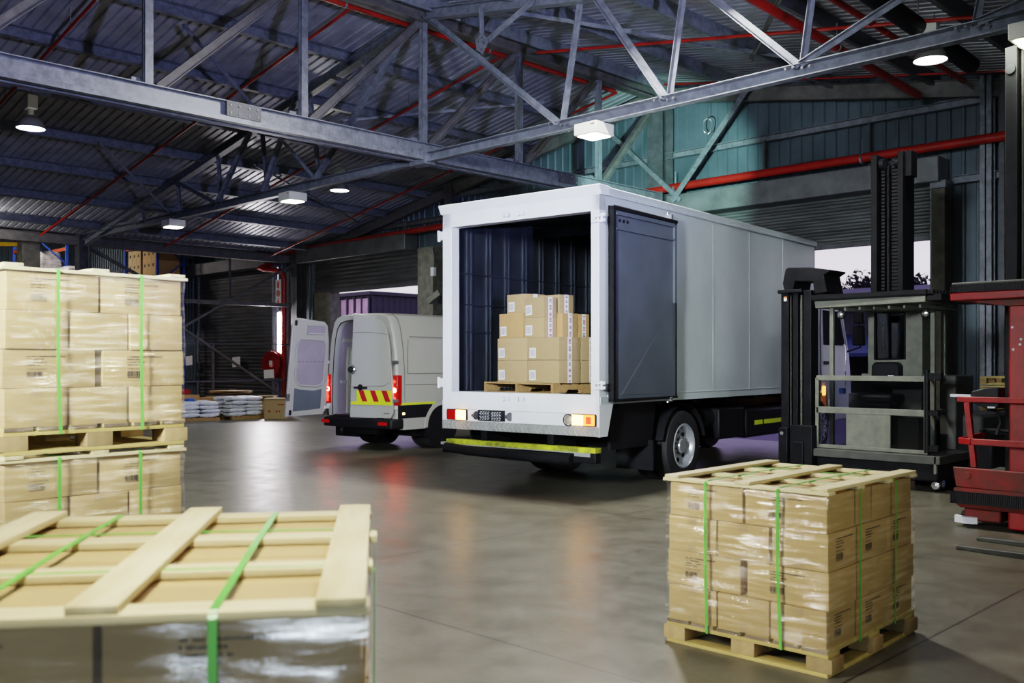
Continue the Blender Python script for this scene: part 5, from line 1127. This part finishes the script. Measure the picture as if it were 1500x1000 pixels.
for u, z in ((-3.13, 2.0), (-3.05, 1.88), (-3.06, 1.83), (-3.12, 1.78)): m.tube((X(u), Y(10.19), z), (X(u), Y(10.205), z), 0.013, 7)
m.build('paint_chip', M['paper'], c_)
m = MB(); m.bar((X(-3.62), Y(10.12), 1.28), (X(-2.0), Y(10.05), 1.28), 0.06, 0.055); m.build('upper_guard_rail', M['redpaint'], Q, bevel=0.005)
m = MB(); m.bar((X(-3.59), Y(10.08), 0.86), (X(-3.46), Y(10.02), 0.86), 0.03, 0.06); m.bar((X(-3.46), Y(10.03), 0.86), (X(-2.0), Y(9.98), 0.86), 0.03, 0.06); m.bar((X(-3.59), Y(10.08), 0.86), (X(-3.50), Y(10.5), 0.90), 0.03, 0.06); m.build('lower_guard_rail', M['redpaint'], Q, bevel=0.004)
m = MB(); m.bar((X(-3.53), Y(10.12), 1.25), (X(-3.46), Y(10.12), 0.6), 0.06, 0.05); m.build('front_post', M['redpaint'], Q)
m = MB(); m.bar((X(-3.44), Y(10.55), 0.94), (X(-3.1), Y(10.5), 0.94), 0.03, 0.05); m.path([(X(-3.38), Y(10.25), 1.18), (X(-3.30), Y(10.3), 1.16), (X(-3.28), Y(10.32), 1.05), (X(-3.31), Y(10.3), 0.92)], 0.018, 8); m.path([(X(-3.46), Y(10.3), 0.95), (X(-3.44), Y(10.4), 0.96), (X(-3.15), Y(10.45), 0.95)], 0.02, 8); m.build('hand_grip', M['plastic'], Q)
m = MB(); m.prism([(X(-3.50), 1.25), (X(-3.50), 1.36), (X(-3.36), 1.40), (X(-3.24), 1.40), (X(-3.24), 1.20), (X(-3.34), 1.18)], 'xz', Y(10.14), Y(10.34)); h = m.build('control_head', M['plastic'], Q, bevel=0.012)
m = MB(); m.box(X(-3.34), Y(10.13), 1.195, X(-3.27), Y(10.142), 1.212); m.build('decal', M['paper'], h)
m = MB(); m.box(X(-3.72), Y(10.18), 1.30, X(-3.52), Y(10.22), 1.325); m.box(X(-3.74), Y(10.3), 1.30, X(-3.55), Y(10.33), 1.315); m.build('side_arm', M['whiteplastic'], Q)
qb('deck', -3.60, 10.02, 0.46, -2.0, 11.3, 0.50, 'greydark')
m = MB(); m.hexa([(X(-3.60), Y(10.0), 0.40), (X(-2.0), Y(9.93), 0.38), (X(-2.0), Y(10.02), 0.38), (X(-3.60), Y(10.06), 0.40), (X(-3.63), Y(10.0), 0.60), (X(-2.0), Y(9.93), 0.59), (X(-2.0), Y(9.97), 0.59), (X(-3.63), Y(10.04), 0.60)]); dk = m.build('step_apron', M['rustred'], Q, bevel=0.01)
MB().lathe([(0.0, -0.02), (0.03, -0.018), (0.035, 0.0)], (X(-3.48), Y(9.995), 0.52), 'y', 8).build('bolt', M['rustred'], dk)
m = MB(); m.box(X(-3.64), Y(9.96), 0.24, X(-2.0), Y(10.04), 0.37)
for k in range(82): m.box(X(-3.635 + k * 0.02), Y(9.95), 0.25, X(-3.635 + k * 0.02 + 0.012), Y(9.96), 0.36)
m.box(X(-3.64), Y(9.96), 0.24, X(-3.58), Y(11.0), 0.37); m.build('brush_strip', M['plastic'], Q)
m = MB(); m.box(X(-3.60), Y(9.95), 0.365, X(-2.0), Y(10.03), 0.395); m.hexa([(X(-3.55), Y(9.99), 0.20), (X(-2.0), Y(9.96), 0.20), (X(-2.0), Y(10.5), 0.2), (X(-3.55), Y(10.5), 0.2), (X(-3.60), Y(9.97), 0.245), (X(-2.0), Y(9.94), 0.245), (X(-2.0), Y(10.5), 0.245), (X(-3.6), Y(10.5), 0.245)]); m.build('lower_lip', M['rustred'], Q)
qb('wheel_housing', -3.55, 10.08, 0.06, -3.20, 10.6, 0.22, 'rustred', bevel=0.02)
qb('lower_body', -3.12, 10.02, 0.02, -2.0, 10.9, 0.24, 'redpaint', bevel=0.02)
qb('rear_body', -3.3, 10.7, 0.05, -2.0, 11.6, 0.9, 'machine', bevel=0.03)
m = MB(); pr = [(-3.64 + 0.015 * k, 10.08 - 0.05 * math.sin(math.pi * k / 15) - 0.001 * k) for k in range(16)]
m.loft([[(X(a), Y(b_), 0.035) for a, b_ in pr], [(X(a), Y(b_), 0.10) for a, b_ in pr], [(X(a), Y(b_) + 0.05, 0.105) for a, b_ in pr]], False); m.build('white_toe_guard', M['whiteplastic'], Q)
m = MB(); m.lathe([(0.0, -0.05), (0.065, -0.05), (0.075, 0), (0.065, 0.05), (0, 0.05)], (X(-3.55), Y(10.2), 0.075), 'x', 18); m.build('wheel', M['black'], Q)
mm_ = MB()
for a, b_ in ((-3.42, -3.30), (-3.05, -2.93)): mm_.box(X(a), Y(10.9), 0.3, X(b_), Y(11.3), 5.05)
mm_.box(X(-3.30), Y(11.0), 4.7, X(-3.05), Y(11.1), 4.95); mm_.box(X(-3.32), Y(11.15), 0.3, X(-3.03), Y(11.2), 4.9)
mm_ = mm_.build('tall_mast', M['machine'], Q, bevel=0.006)
m = MB(); m.tube((X(-3.27), Y(10.98), 0.3), (X(-3.27), Y(10.98), 4.95), 0.012, 6); m.tube((X(-3.18), Y(10.98), 0.3), (X(-3.18), Y(10.98), 5.0), 0.03, 10); m.build('lift_cylinder', M['greydark'], mm_)
m = MB()
for k in range(80): z = 0.6 + k * 0.05; m.box(X(-3.255), Y(11.05), z, X(-3.21), Y(11.09), z + 0.03)
m.build('lift_chain', M['plastic'], mm_)
MB().lathe([(0.0, -0.02), (0.05, -0.02), (0.05, 0.02), (0, 0.02)], (X(-3.36), Y(10.89), 4.75), 'y', 16).build('mast_roller', M['plastic'], mm_)
for p0, p1, lb in (((-3.15, 8.80), (-1.6, 8.66), 'nearer dark fork tine lying on the floor at right edge'), ((-3.17, 9.36), (-1.7, 9.26), 'farther dark fork tine lying on the floor at right edge')):
    m = MB(); d = (V3((*p1, 0)) - V3((*p0, 0))).normalized(); n_ = Vector((-d.y, d.x, 0)) * 0.055
    a, b_ = V3((*p0, 0)), V3((*p1, 0))
    m.hexa([a - n_ * 0.7, b_ - n_, b_ + n_, a + n_ * 0.7, a - n_ * 0.7 + Vector((0, 0, 0.035)), b_ - n_ + Vector((0, 0, 0.075)), b_ + n_ + Vector((0, 0, 0.075)), a + n_ * 0.7 + Vector((0, 0, 0.035))])
    tag(m.build('fork_tine', M['greydark'], bevel=0.006), lb, 'fork')

# pallets standing by the back wall at right
def crate_stack(u, v, n, lb):
    for k in range(n):
        t = thing('empty_pallet', lb % (['lowest', 'second', 'third', 'fourth', 'fifth', 'sixth', 'seventh', 'eighth', 'ninth', 'tenth'][k],), 'pallet', (u, v, k * 0.145), 4, 'empty pallets by the wall')
        for y in (-0.5, 0, 0.42): MB().box(-0.5, y, 0.0, 0.5, y + 0.1, 0.02).build('bottom_board', M['pallet'], t)
        for x in (-0.5, -0.06, 0.40):
            for y in (-0.5, -0.02, 0.42): MB().box(x, y, 0.02, x + 0.1, y + 0.1, 0.10).build('block', M['block'], t)
        for y in (-0.5, -0.28, -0.06, 0.16, 0.40): MB().box(-0.5, y, 0.10, 0.5, y + 0.12, 0.122).build('deck_board', M['pallet'], t)
crate_stack(-4.95, 16.6, 10, 'empty wooden pallet, %s of the tall stack behind the red machine')
t = thing('empty_pallet', 'single empty pallet lying on the floor behind the red machine', 'pallet', (-4.35, 14.2, 0), -35)
for y in (-0.4, 0, 0.4): MB().box(-0.6, y - 0.05, 0, 0.6, y + 0.05, 0.10).build('runner', M['rackblue'] if y else M['oldwood'], t)
for x in (-0.6, -0.36, -0.12, 0.12, 0.36): MB().box(x, -0.45, 0.10, x + 0.16, 0.45, 0.125).build('deck_board', M['pine'], t)

# ------------------------------------------------------------------ bagged goods and cardboard at the left
def bag_pallet(u, v, rz, n, lb):
    t = thing('low_pallet', 'low wooden pallet under the ' + lb, 'pallet', (u, v, 0), rz)
    for y in (-0.5, -0.05, 0.4): MB().box(-0.55, y, 0, 0.55, y + 0.1, 0.08).build('runner', M['oldwood'], t)
    for k in range(7): MB().box(-0.55 + k * 0.16, -0.5, 0.08, -0.43 + k * 0.16, 0.5, 0.10).build('deck_board', M['oldwood'], t)
    a = R(rz)
    for r in range(n):
        for k in range(2):
            for j in range(2):
                m = MB(); s_ = random.random() * 9
                rings = []
                for i in range(9):
                    q = i / 8; x = -0.27 + 0.54 * q; e_ = max(0.25, math.sin(math.pi * min(max(q, 0.04), 0.96)) ** 0.3)
                    rings.append([(x + 0.012 * math.sin(s_ + c_), 0.25 * e_ ** 0.4 * math.copysign(abs(math.cos(c_)) ** 0.5, math.cos(c_)), 0.062 + 0.068 * e_ * math.copysign(abs(math.sin(c_)) ** 0.5, math.sin(c_)) * (1 + 0.16 * math.sin(3 * c_ + s_ + 4 * q))) for c_ in [2 * math.pi * h / 14 for h in range(14)]])
                m.loft(rings, True, 0, True)
                o = m.build('filled_bag', M['bag'], bevel=0)
                x = -0.27 + 0.54 * k + random.uniform(-0.03, 0.03); y = -0.25 + 0.5 * j + random.uniform(-0.03, 0.03)
                o.location = (u + x * math.cos(a) - y * math.sin(a), v + x * math.sin(a) + y * math.cos(a), 0.10 + r * 0.108); o.rotation_euler = (random.uniform(-0.05, 0.05), random.uniform(-0.05, 0.05), a + random.uniform(-0.12, 0.12))
                tag(o, 'white bag on the %s, %s layer, %s %s' % (lb, ['bottom', 'second', 'third', 'fourth', 'fifth'][r], ['near', 'far'][k], ['left', 'right'][j]), 'bag', 'white filled bags')
bag_pallet(-25.65, 14.4, 95, 5, 'neat right-hand bag stack')
bag_pallet(-25.65, 13.05, 80, 4, 'slumped left-hand bag stack')
def carton_plain(sx, sy, sz, u, v, z, rz, lb, open_=False, m_='carton2'):
    t = thing('cardboard_box', lb, 'box', (u, v, z), rz)
    m = MB()
    if not open_: m.box(-sx / 2, -sy / 2, 0, sx / 2, sy / 2, sz)
    else:
        for q in ((-sx / 2, -sy / 2, -sx / 2 + 0.01, sy / 2), (sx / 2 - 0.01, -sy / 2, sx / 2, sy / 2), (-sx / 2, -sy / 2, sx / 2, -sy / 2 + 0.01), (-sx / 2, sy / 2 - 0.01, sx / 2, sy / 2)): m.box(q[0], q[1], 0, q[2], q[3], sz)
        m.box(-sx / 2, -sy / 2, 0, sx / 2, sy / 2, 0.01)
    m.build('carcass', M[m_], t)
    if open_:
        for s_ in (-1, 1): MB().bar((0, s_ * sy / 2, sz), (0, s_ * (sy / 2 + 0.18), sz + 0.10), sx, 0.008).build('flap', M[m_], t)
    return t
t = carton_plain(0.70, 0.60, 0.58, -24.9, 15.3, 0.0, 45, 'large brown carton with small red marks beside the van door')
m = MB()
for x, z, s_ in ((-0.2, 0.22, 0.03), (0.02, 0.22, 0.025), (0.10, 0.22, 0.02)): m.box(x - s_, -0.3035, z - s_, x + s_, -0.3, z + s_)
m.box(0.05, -0.3035, 0.40, 0.25, -0.3, 0.43); m.build('printed_mark', M['redink'], t)
MB().box(-0.35, -0.32, 0.575, 0.35, 0.32, 0.60).build('lid', M['carton2'], t)
carton_plain(0.62, 0.5, 0.62, -26.6, 14.1, 0.0, 30, 'brown carton standing behind the left bag stack', m_='carton3')
carton_plain(0.6, 0.5, 0.52, -26.4, 15.75, 0.0, 50, 'open carton with raised flaps behind the right bag stack', True)
carton_plain(1.0, 0.8, 0.70, -26.9, 13.1, 0.0, 20, 'dark brown carton at the left end behind the bags', m_='carton3')
carton_plain(0.5, 0.45, 0.30, -25.7, 15.45, 0.0, 38, 'flat brown carton between the bags and the large carton', m_='carton3')
for k in range(7):
    o = MB().box(-0.55, -0.4, 0, 0.55, 0.4, 0.02).build('flattened_carton', M['carton3' if k % 2 else 'carton2']); o.location = (-27.4 + 0.03 * k, 15.05 + 0.06 * math.sin(k * 2), 0.62 + k * 0.024) if k > 2 else (-27.35, 15.05, 0.55 + k * 0.024); o.rotation_euler = (0, 0, R(30 + 25 * math.sin(k * 1.7)))
    tag(o, 'flattened carton, %s of the loose heap behind the bags' % ['lowest', 'second', 'third', 'fourth', 'fifth', 'sixth', 'topmost'][k], 'carton', 'flattened cartons')
carton_plain(1.1, 0.8, 0.54, -27.35, 15.05, 0.0, 30, 'wide carton under the flattened cartons', m_='carton3')
o = MB().box(-0.12, -0.1, 0, 0.12, 0.1, 0.10).build('blue_tub', M['blueitem'], bevel=0.02); o.location = (-25.62, 12.86, 0.53); tag(o, 'small blue tub on the slumped white bags', 'tub')
o = MB().box(-0.2, -0.14, 0, 0.2, 0.14, 0.16).build('red_crate', M['redpaint'], bevel=0.02); o.location = (-26.9, 13.3, 0.71); tag(o, 'small red crate on the dark brown carton', 'crate')

# ------------------------------------------------------------------ racking seen under the eave beam
def rack(u, v, lb, nbay=1):
    t = thing('pallet_rack', lb, 'rack', (u, v, 0))
    for i in range(nbay + 1):
        x = i * 2.75
        for y in (0.0, 1.05): MB().box(x - 0.05, y - 0.045, 0, x + 0.05, y + 0.045, 6.3).build('upright', M['rackblue'], t)
        m = MB()
        for k in range(7): z = 0.4 + k * 0.85; m.bar((x, 0, z), (x, 1.05, z + 0.85), 0.03, 0.05) if k % 2 else m.bar((x, 1.05, z), (x, 0, z + 0.85), 0.03, 0.05)
        m.build('lattice_brace', M['rackblue'], t)
    for z in (1.6, 4.0, 6.05):
        for y in (0.0, 1.05): MB().box(0.05, y - 0.03, z, nbay * 2.75 - 0.05, y + 0.03, z + 0.13).build('beam', M['rackorange'], t)
    return t
rack(-41.5, 13.3, 'blue pallet rack with orange beams at far left', 1)
rack(-37.6, 16.2, 'blue pallet rack with orange beams near the closed shutter', 1)
def rack_load(u, v, z, sx, sy, sz, lb, m_='wrapwhite', seed=0):
    rn = random.Random(seed); t = thing('stored_load', lb, 'pallet load', (u, v, z), 0, 'loads stored in the racking')
    MB().box(-sx / 2, -sy / 2, 0, sx / 2, sy / 2, 0.14).build('pallet', M['oldwood'], t)
    if m_ != 'wrapwhite':
        b = MB().box(-sx / 2 + 0.03, -sy / 2 + 0.03, 0.14, sx / 2 - 0.03, sy / 2 - 0.03, 0.14 + sz).build('stacked_cartons', M[m_], t, bevel=0.015); m = MB(); n_ = 4
        for q in range(n_ + 1): z = 0.14 + sz * q / n_; m.box(-sx / 2 + 0.025, -sy / 2 + 0.025, z - 0.012, sx / 2 - 0.025, sy / 2 - 0.025, z)
        for x in (-sx / 6, sx / 6): m.box(x - 0.008, -sy / 2 + 0.025, 0.14, x + 0.008, sy / 2 - 0.025, 0.14 + sz)
        m.build('carton_seam', M['tape'], b)
        for q in range(n_):
            for x in (-0.36, 0.0, 0.36): MB().box(x - 0.05, -sy / 2 + 0.02, 0.14 + sz * (q + 0.4) / n_, x + 0.05, -sy / 2 + 0.03, 0.14 + sz * (q + 0.65) / n_).build('printed_mark', M['ink'], b)
        return t
    m = MB(); rings = []
    for j in range(10):
        q = j / 9; r_ = 1 - 0.22 * max(0, q - 0.7) / 0.3; rings.append([(sx / 2 * r_ * math.copysign(abs(math.cos(c_)) ** 0.35, math.cos(c_)) * (1 + rn.uniform(-0.04, 0.04)), sy / 2 * r_ * math.copysign(abs(math.sin(c_)) ** 0.35, math.sin(c_)) * (1 + rn.uniform(-0.04, 0.04)), 0.14 + q * sz + rn.uniform(-0.03, 0.03) * (q > 0.8)) for c_ in [2 * math.pi * h / 22 for h in range(22)]])
    m.loft(rings, True, 0, True); m.build('wrapped_goods', M[m_], t)
for k, (u, v, z, lb, m_) in enumerate(((-41.5 + 0.72, 13.82, 4.13, 'white wrapped load in the far left rack', 'wrapwhite'), (-41.5 + 2.0, 13.82, 4.13, 'pale wrapped load in the right bay half of the far left rack', 'wrapwhite'), (-37.6 + 0.72, 16.72, 4.13, 'brown carton load in the rack near the closed shutter', 'carton2'), (-37.6 + 2.0, 16.72, 4.13, 'brown carton load at the right end of the rack near the closed shutter', 'carton3'))):
    rack_load(u, v, z, 1.15, 1.05, 1.75 if 'brown' in lb else 1.7, lb, m_, k)
for k, (u, v, lb) in enumerate(((-38.55, 14.6, 'shiny wrapped load on top of tall stack between the two racks'), (-39.6, 16.2, 'grey wrapped load behind the concrete pillar'), (-43.3, 12.4, 'white wrapped load at the left frame edge'))):
    t = thing('stored_load', lb, 'pallet load', (u, v, 0), 0, 'loads stored in the racking')
    for q in range(3): MB().box(-0.55, -0.55, q * 1.85, 0.55, 0.55, q * 1.85 + 0.14).build('pallet', M['oldwood'], t); MB().box(-0.53, -0.53, q * 1.85 + 0.14, 0.53, 0.53, q * 1.85 + 1.84 - 0.15 * (q == 2)).build('wrapped_goods', M['wrapwhite'], t, bevel=0.12)

# ------------------------------------------------------------------ outside the shutters
t = thing('yard_shed', 'metal shed tinted dusk purple outside the shutter behind the van', 'shed', (-53, 40, 0))
m = MB(); pr = corrug_profile(-40, 0, 0.5, 0.16, 0.06); m.loft([[(x, -d, 0) for x, d in pr], [(x, -d, 6.35) for x, d in pr]], False); m.build('front_wall', M['shed'], t, smooth=False)
m = MB(); pr = corrug_profile(0, 40, 0.5, 0.16, 0.06); m.loft([[(d, y, 0) for y, d in pr], [(d, y, 6.4 + 0.045 * min(y, 99)) for y, d in pr]], False); m.build('side_wall', M['shed'], t, smooth=False)
m = MB(); pr = corrug_profile(-39, -0.3, 0.5, 0.14, 0.05); m.loft([[(x, -0.09 - d, 3.9) for x, d in pr], [(x, -0.09 - d, 6.1) for x, d in pr]], False); m.build('translucent_band', M['shedlight'], t, smooth=False)
MB().box(-40, -0.5, 6.3, 0.3, 40, 6.55).build('roof', M['shed'], t)
for k in range(22): MB().box(-0.35 - k * 0.85, -0.20, 3.8, -0.20 - k * 0.85, -0.10, 6.2).build('mullion', M['shed'], t)
t = thing('low_yard_shed', 'low dark shed outside the right shutter seen through the forklift cabin', 'shed', (-20, 44, 0))
m = MB(); pr = corrug_profile(-22, 26, 0.5, 0.16, 0.06); m.loft([[(x, -d, 0) for x, d in pr], [(x, -d, 4.6) for x, d in pr]], False); m.build('front_wall', M['shed'], t, smooth=False)
m = MB(); m.prism([(-1.2, 4.4), (-1.2, 4.55), (10, 6.0), (10, 5.8)], 'yz', -22, 26); m.build('roof', M['shed'], t)
m = MB(); m.prism([(-6, 1.9), (-6, 2.05), (-0.1, 3.0), (-0.1, 2.85)], 'yz', -14, 14); m.build('awning', M['tarp'], t)
for x in (-12, -4, 4, 12): MB().tube((x, -5.8, 0), (x, -5.8, 1.95), 0.08, 8).build('awning_post', M['shed'], t)
def tree(u, v, h, r_, lb, sd):
    rn = random.Random(sd); t = thing('tree', lb, 'tree', (u, v, 0), 0, 'trees beyond the yard')
    MB().tube((0, 0, 0), (0, 0, h * 0.75), 0.25, 8, 0, 0.12).build('trunk', M['leaf'], t)
    m = MB(); cl = [(rn.gauss(0, r_ * 0.45), rn.gauss(0, r_ * 0.45), h - r_ * 0.55 + rn.gauss(0, r_ * 0.26)) for _ in range(16)]
    for _ in range(5200):
        c_ = Vector(rn.choice(cl)); d = Vector((rn.gauss(0, 1), rn.gauss(0, 1), rn.gauss(0, 1))).normalized() * r_ * 0.42 * rn.random() ** 0.4
        p = c_ + d; a = Vector((rn.uniform(-1, 1), rn.uniform(-1, 1), rn.uniform(-1, 1))) * 0.26; b = Vector((rn.uniform(-1, 1), rn.uniform(-1, 1), rn.uniform(-1, 1))) * 0.26
        m.poly([p, p + a, p + b])
    bm = m.bm; me = bpy.data.meshes.new('foliage'); bm.to_mesh(me); bm.free(); me.materials.append(M['leaf']); link('foliage', me, t)
tree(-27.5, 58, 6.2, 2.6, 'dark tree left of the tall mast outside the right shutter', 1)
tree(-25.6, 61, 6.2, 2.4, 'dark tree just beside the tall mast outside the right shutter', 2)
tree(-24.3, 57, 7.2, 1.9, 'taller dark tree partly behind the tall mast', 3)

# ------------------------------------------------------------------ lights
def aim(o, tgt): o.rotation_euler = (Vector(tgt) - o.location).to_track_quat('-Z', 'Y').to_euler()
def area(name, loc, tgt, size, energy, col, sy=None, spread=180):
    l = bpy.data.lights.new(name, 'AREA'); l.energy = energy; l.color = col; l.size = size; l.spread = R(spread)
    if sy: l.shape = 'RECTANGLE'; l.size_y = sy
    o = bpy.data.objects.new(name, l); C.objects.link(o); o.location = loc; aim(o, tgt); return o
def spot(name, loc, tgt, energy, col, ang, blend=0.5, rad=0.1):
    l = bpy.data.lights.new(name, 'SPOT'); l.energy = energy; l.color = col; l.spot_size = R(ang); l.spot_blend = blend; l.shadow_soft_size = rad
    o = bpy.data.objects.new(name, l); C.objects.link(o); o.location = loc; aim(o, tgt); return o
for n_, (x, y, z, e_) in enumerate(((-18.75, 6.30, 5.95, 60), (-20.65, 14.5, 6.08, 70), (-5.12, 13.3, 5.72, 14))): area('lamp_light', (x, y, z), (x, y, 0), 0.4, e_, (0.90, 0.95, 1.0), None, 150)
for x, e_ in ((-8.98, 36), (-17.0, 45), (-22.3, 60), (-3.33, 14)): area('box_light', (x, 10.78, 4.93), (x + 0.5, 13.5, 0), 0.34, e_, (0.92, 1.0, 0.80), None, 170)
spot('flood_on_wall', (-9.3, 12.3, 4.9), (-13.0, 18.0, 5.7), 2500, (0.55, 1.0, 0.84), 46, 0.5, 0.04)
area('tube_light_glow', (-29.1, 17.3, 2.7), (-25.0, 13.0, 0.6), 0.1, 110, (1.0, 0.94, 0.97), 1.2)
area('key_softbox', camxy(-4.2, -0.5) + (3.8,), camxy(0.0, 12) + (2.3,), 1.0, 265, (0.90, 0.96, 1.0), 1.4, 55)
area('pallet_softbox', camxy(-5.0, 2.4) + (3.2,), camxy(1.5, 5.4) + (0.4,), 0.8, 30, (1.0, 0.97, 0.86), 1.0, 45)
area('stack_softbox', camxy(6.6, 2.5) + (2.4,), camxy(-2.3, 5.1) + (1.4,), 0.5, 14, (1.0, 0.90, 0.60), 0.7, 60)
area('blue_back_fill', camxy(0.6, -4.5) + (1.0,), camxy(-0.5, 2) + (0.9,), 2.2, 110, (0.72, 0.86, 1.0), 1.6)  # added bluish fill behind the camera, no window stands there
area('overhead_key', (-7.55, 9.40, 6.75), (-7.0, 6.5, 0), 0.35, 640, (1.0, 0.97, 0.88))
spot('roof_uplight', camxy(3.2, 1.0) + (2.6,), (-14.5, 7.0, 9.6), 4600, (0.54, 0.57, 1.0), 74, 0.55, 0.10)
area('near_overhead', camxy(0.3, 2.6) + (5.6,), camxy(0.4, 3.2) + (0.0,), 0.5, 48, (1.0, 0.95, 0.82))  # added unseen light, brightens the pallet tops and floor
area('slat_fill', camxy(-0.7, 1.4) + (3.4,), camxy(-0.7, 2.4) + (1.2,), 0.3, 19, (1.0, 0.95, 0.82), None, 70)  # added fill for the nearest load's slats only
spot('side_spot', camxy(7.5, 5.5) + (4.8,), camxy(3.0, 14) + (2.9,), 420, (0.90, 1.0, 0.97), 34, 0.8, 0.3)  # added fill from the right for the truck's side
area('rack_light', (-38, 12.0, 7.2), (-39.5, 15, 3.5), 1.5, 600, (1.0, 0.90, 0.82))
area('van_light', (-19.5, 13.5, 5.9), (-17.0, 11.5, 0.5), 0.6, 70, (1.0, 0.95, 0.85))
area('yard_light', (-40, 26, 7), (-55, 40, 4), 2.0, 600, (0.75, 0.55, 1.0))
area('bay_fill', (-26.6, 7.0, 4.9), (-29.5, 10.2, 4.8), 0.6, 60, (1.0, 0.95, 0.85))  # added fill to lift the yellow bars and pillar, no lamp hangs here

sc = bpy.context.scene
sc.view_settings.view_transform = 'Filmic'; sc.view_settings.look = 'Medium High Contrast'; sc.view_settings.exposure = 0.15
sc.cycles.max_bounces = 7; sc.cycles.transparent_max_bounces = 16; sc.cycles.caustics_reflective = False; sc.cycles.caustics_refractive = False
sc.cycles.sample_clamp_indirect = 4.0
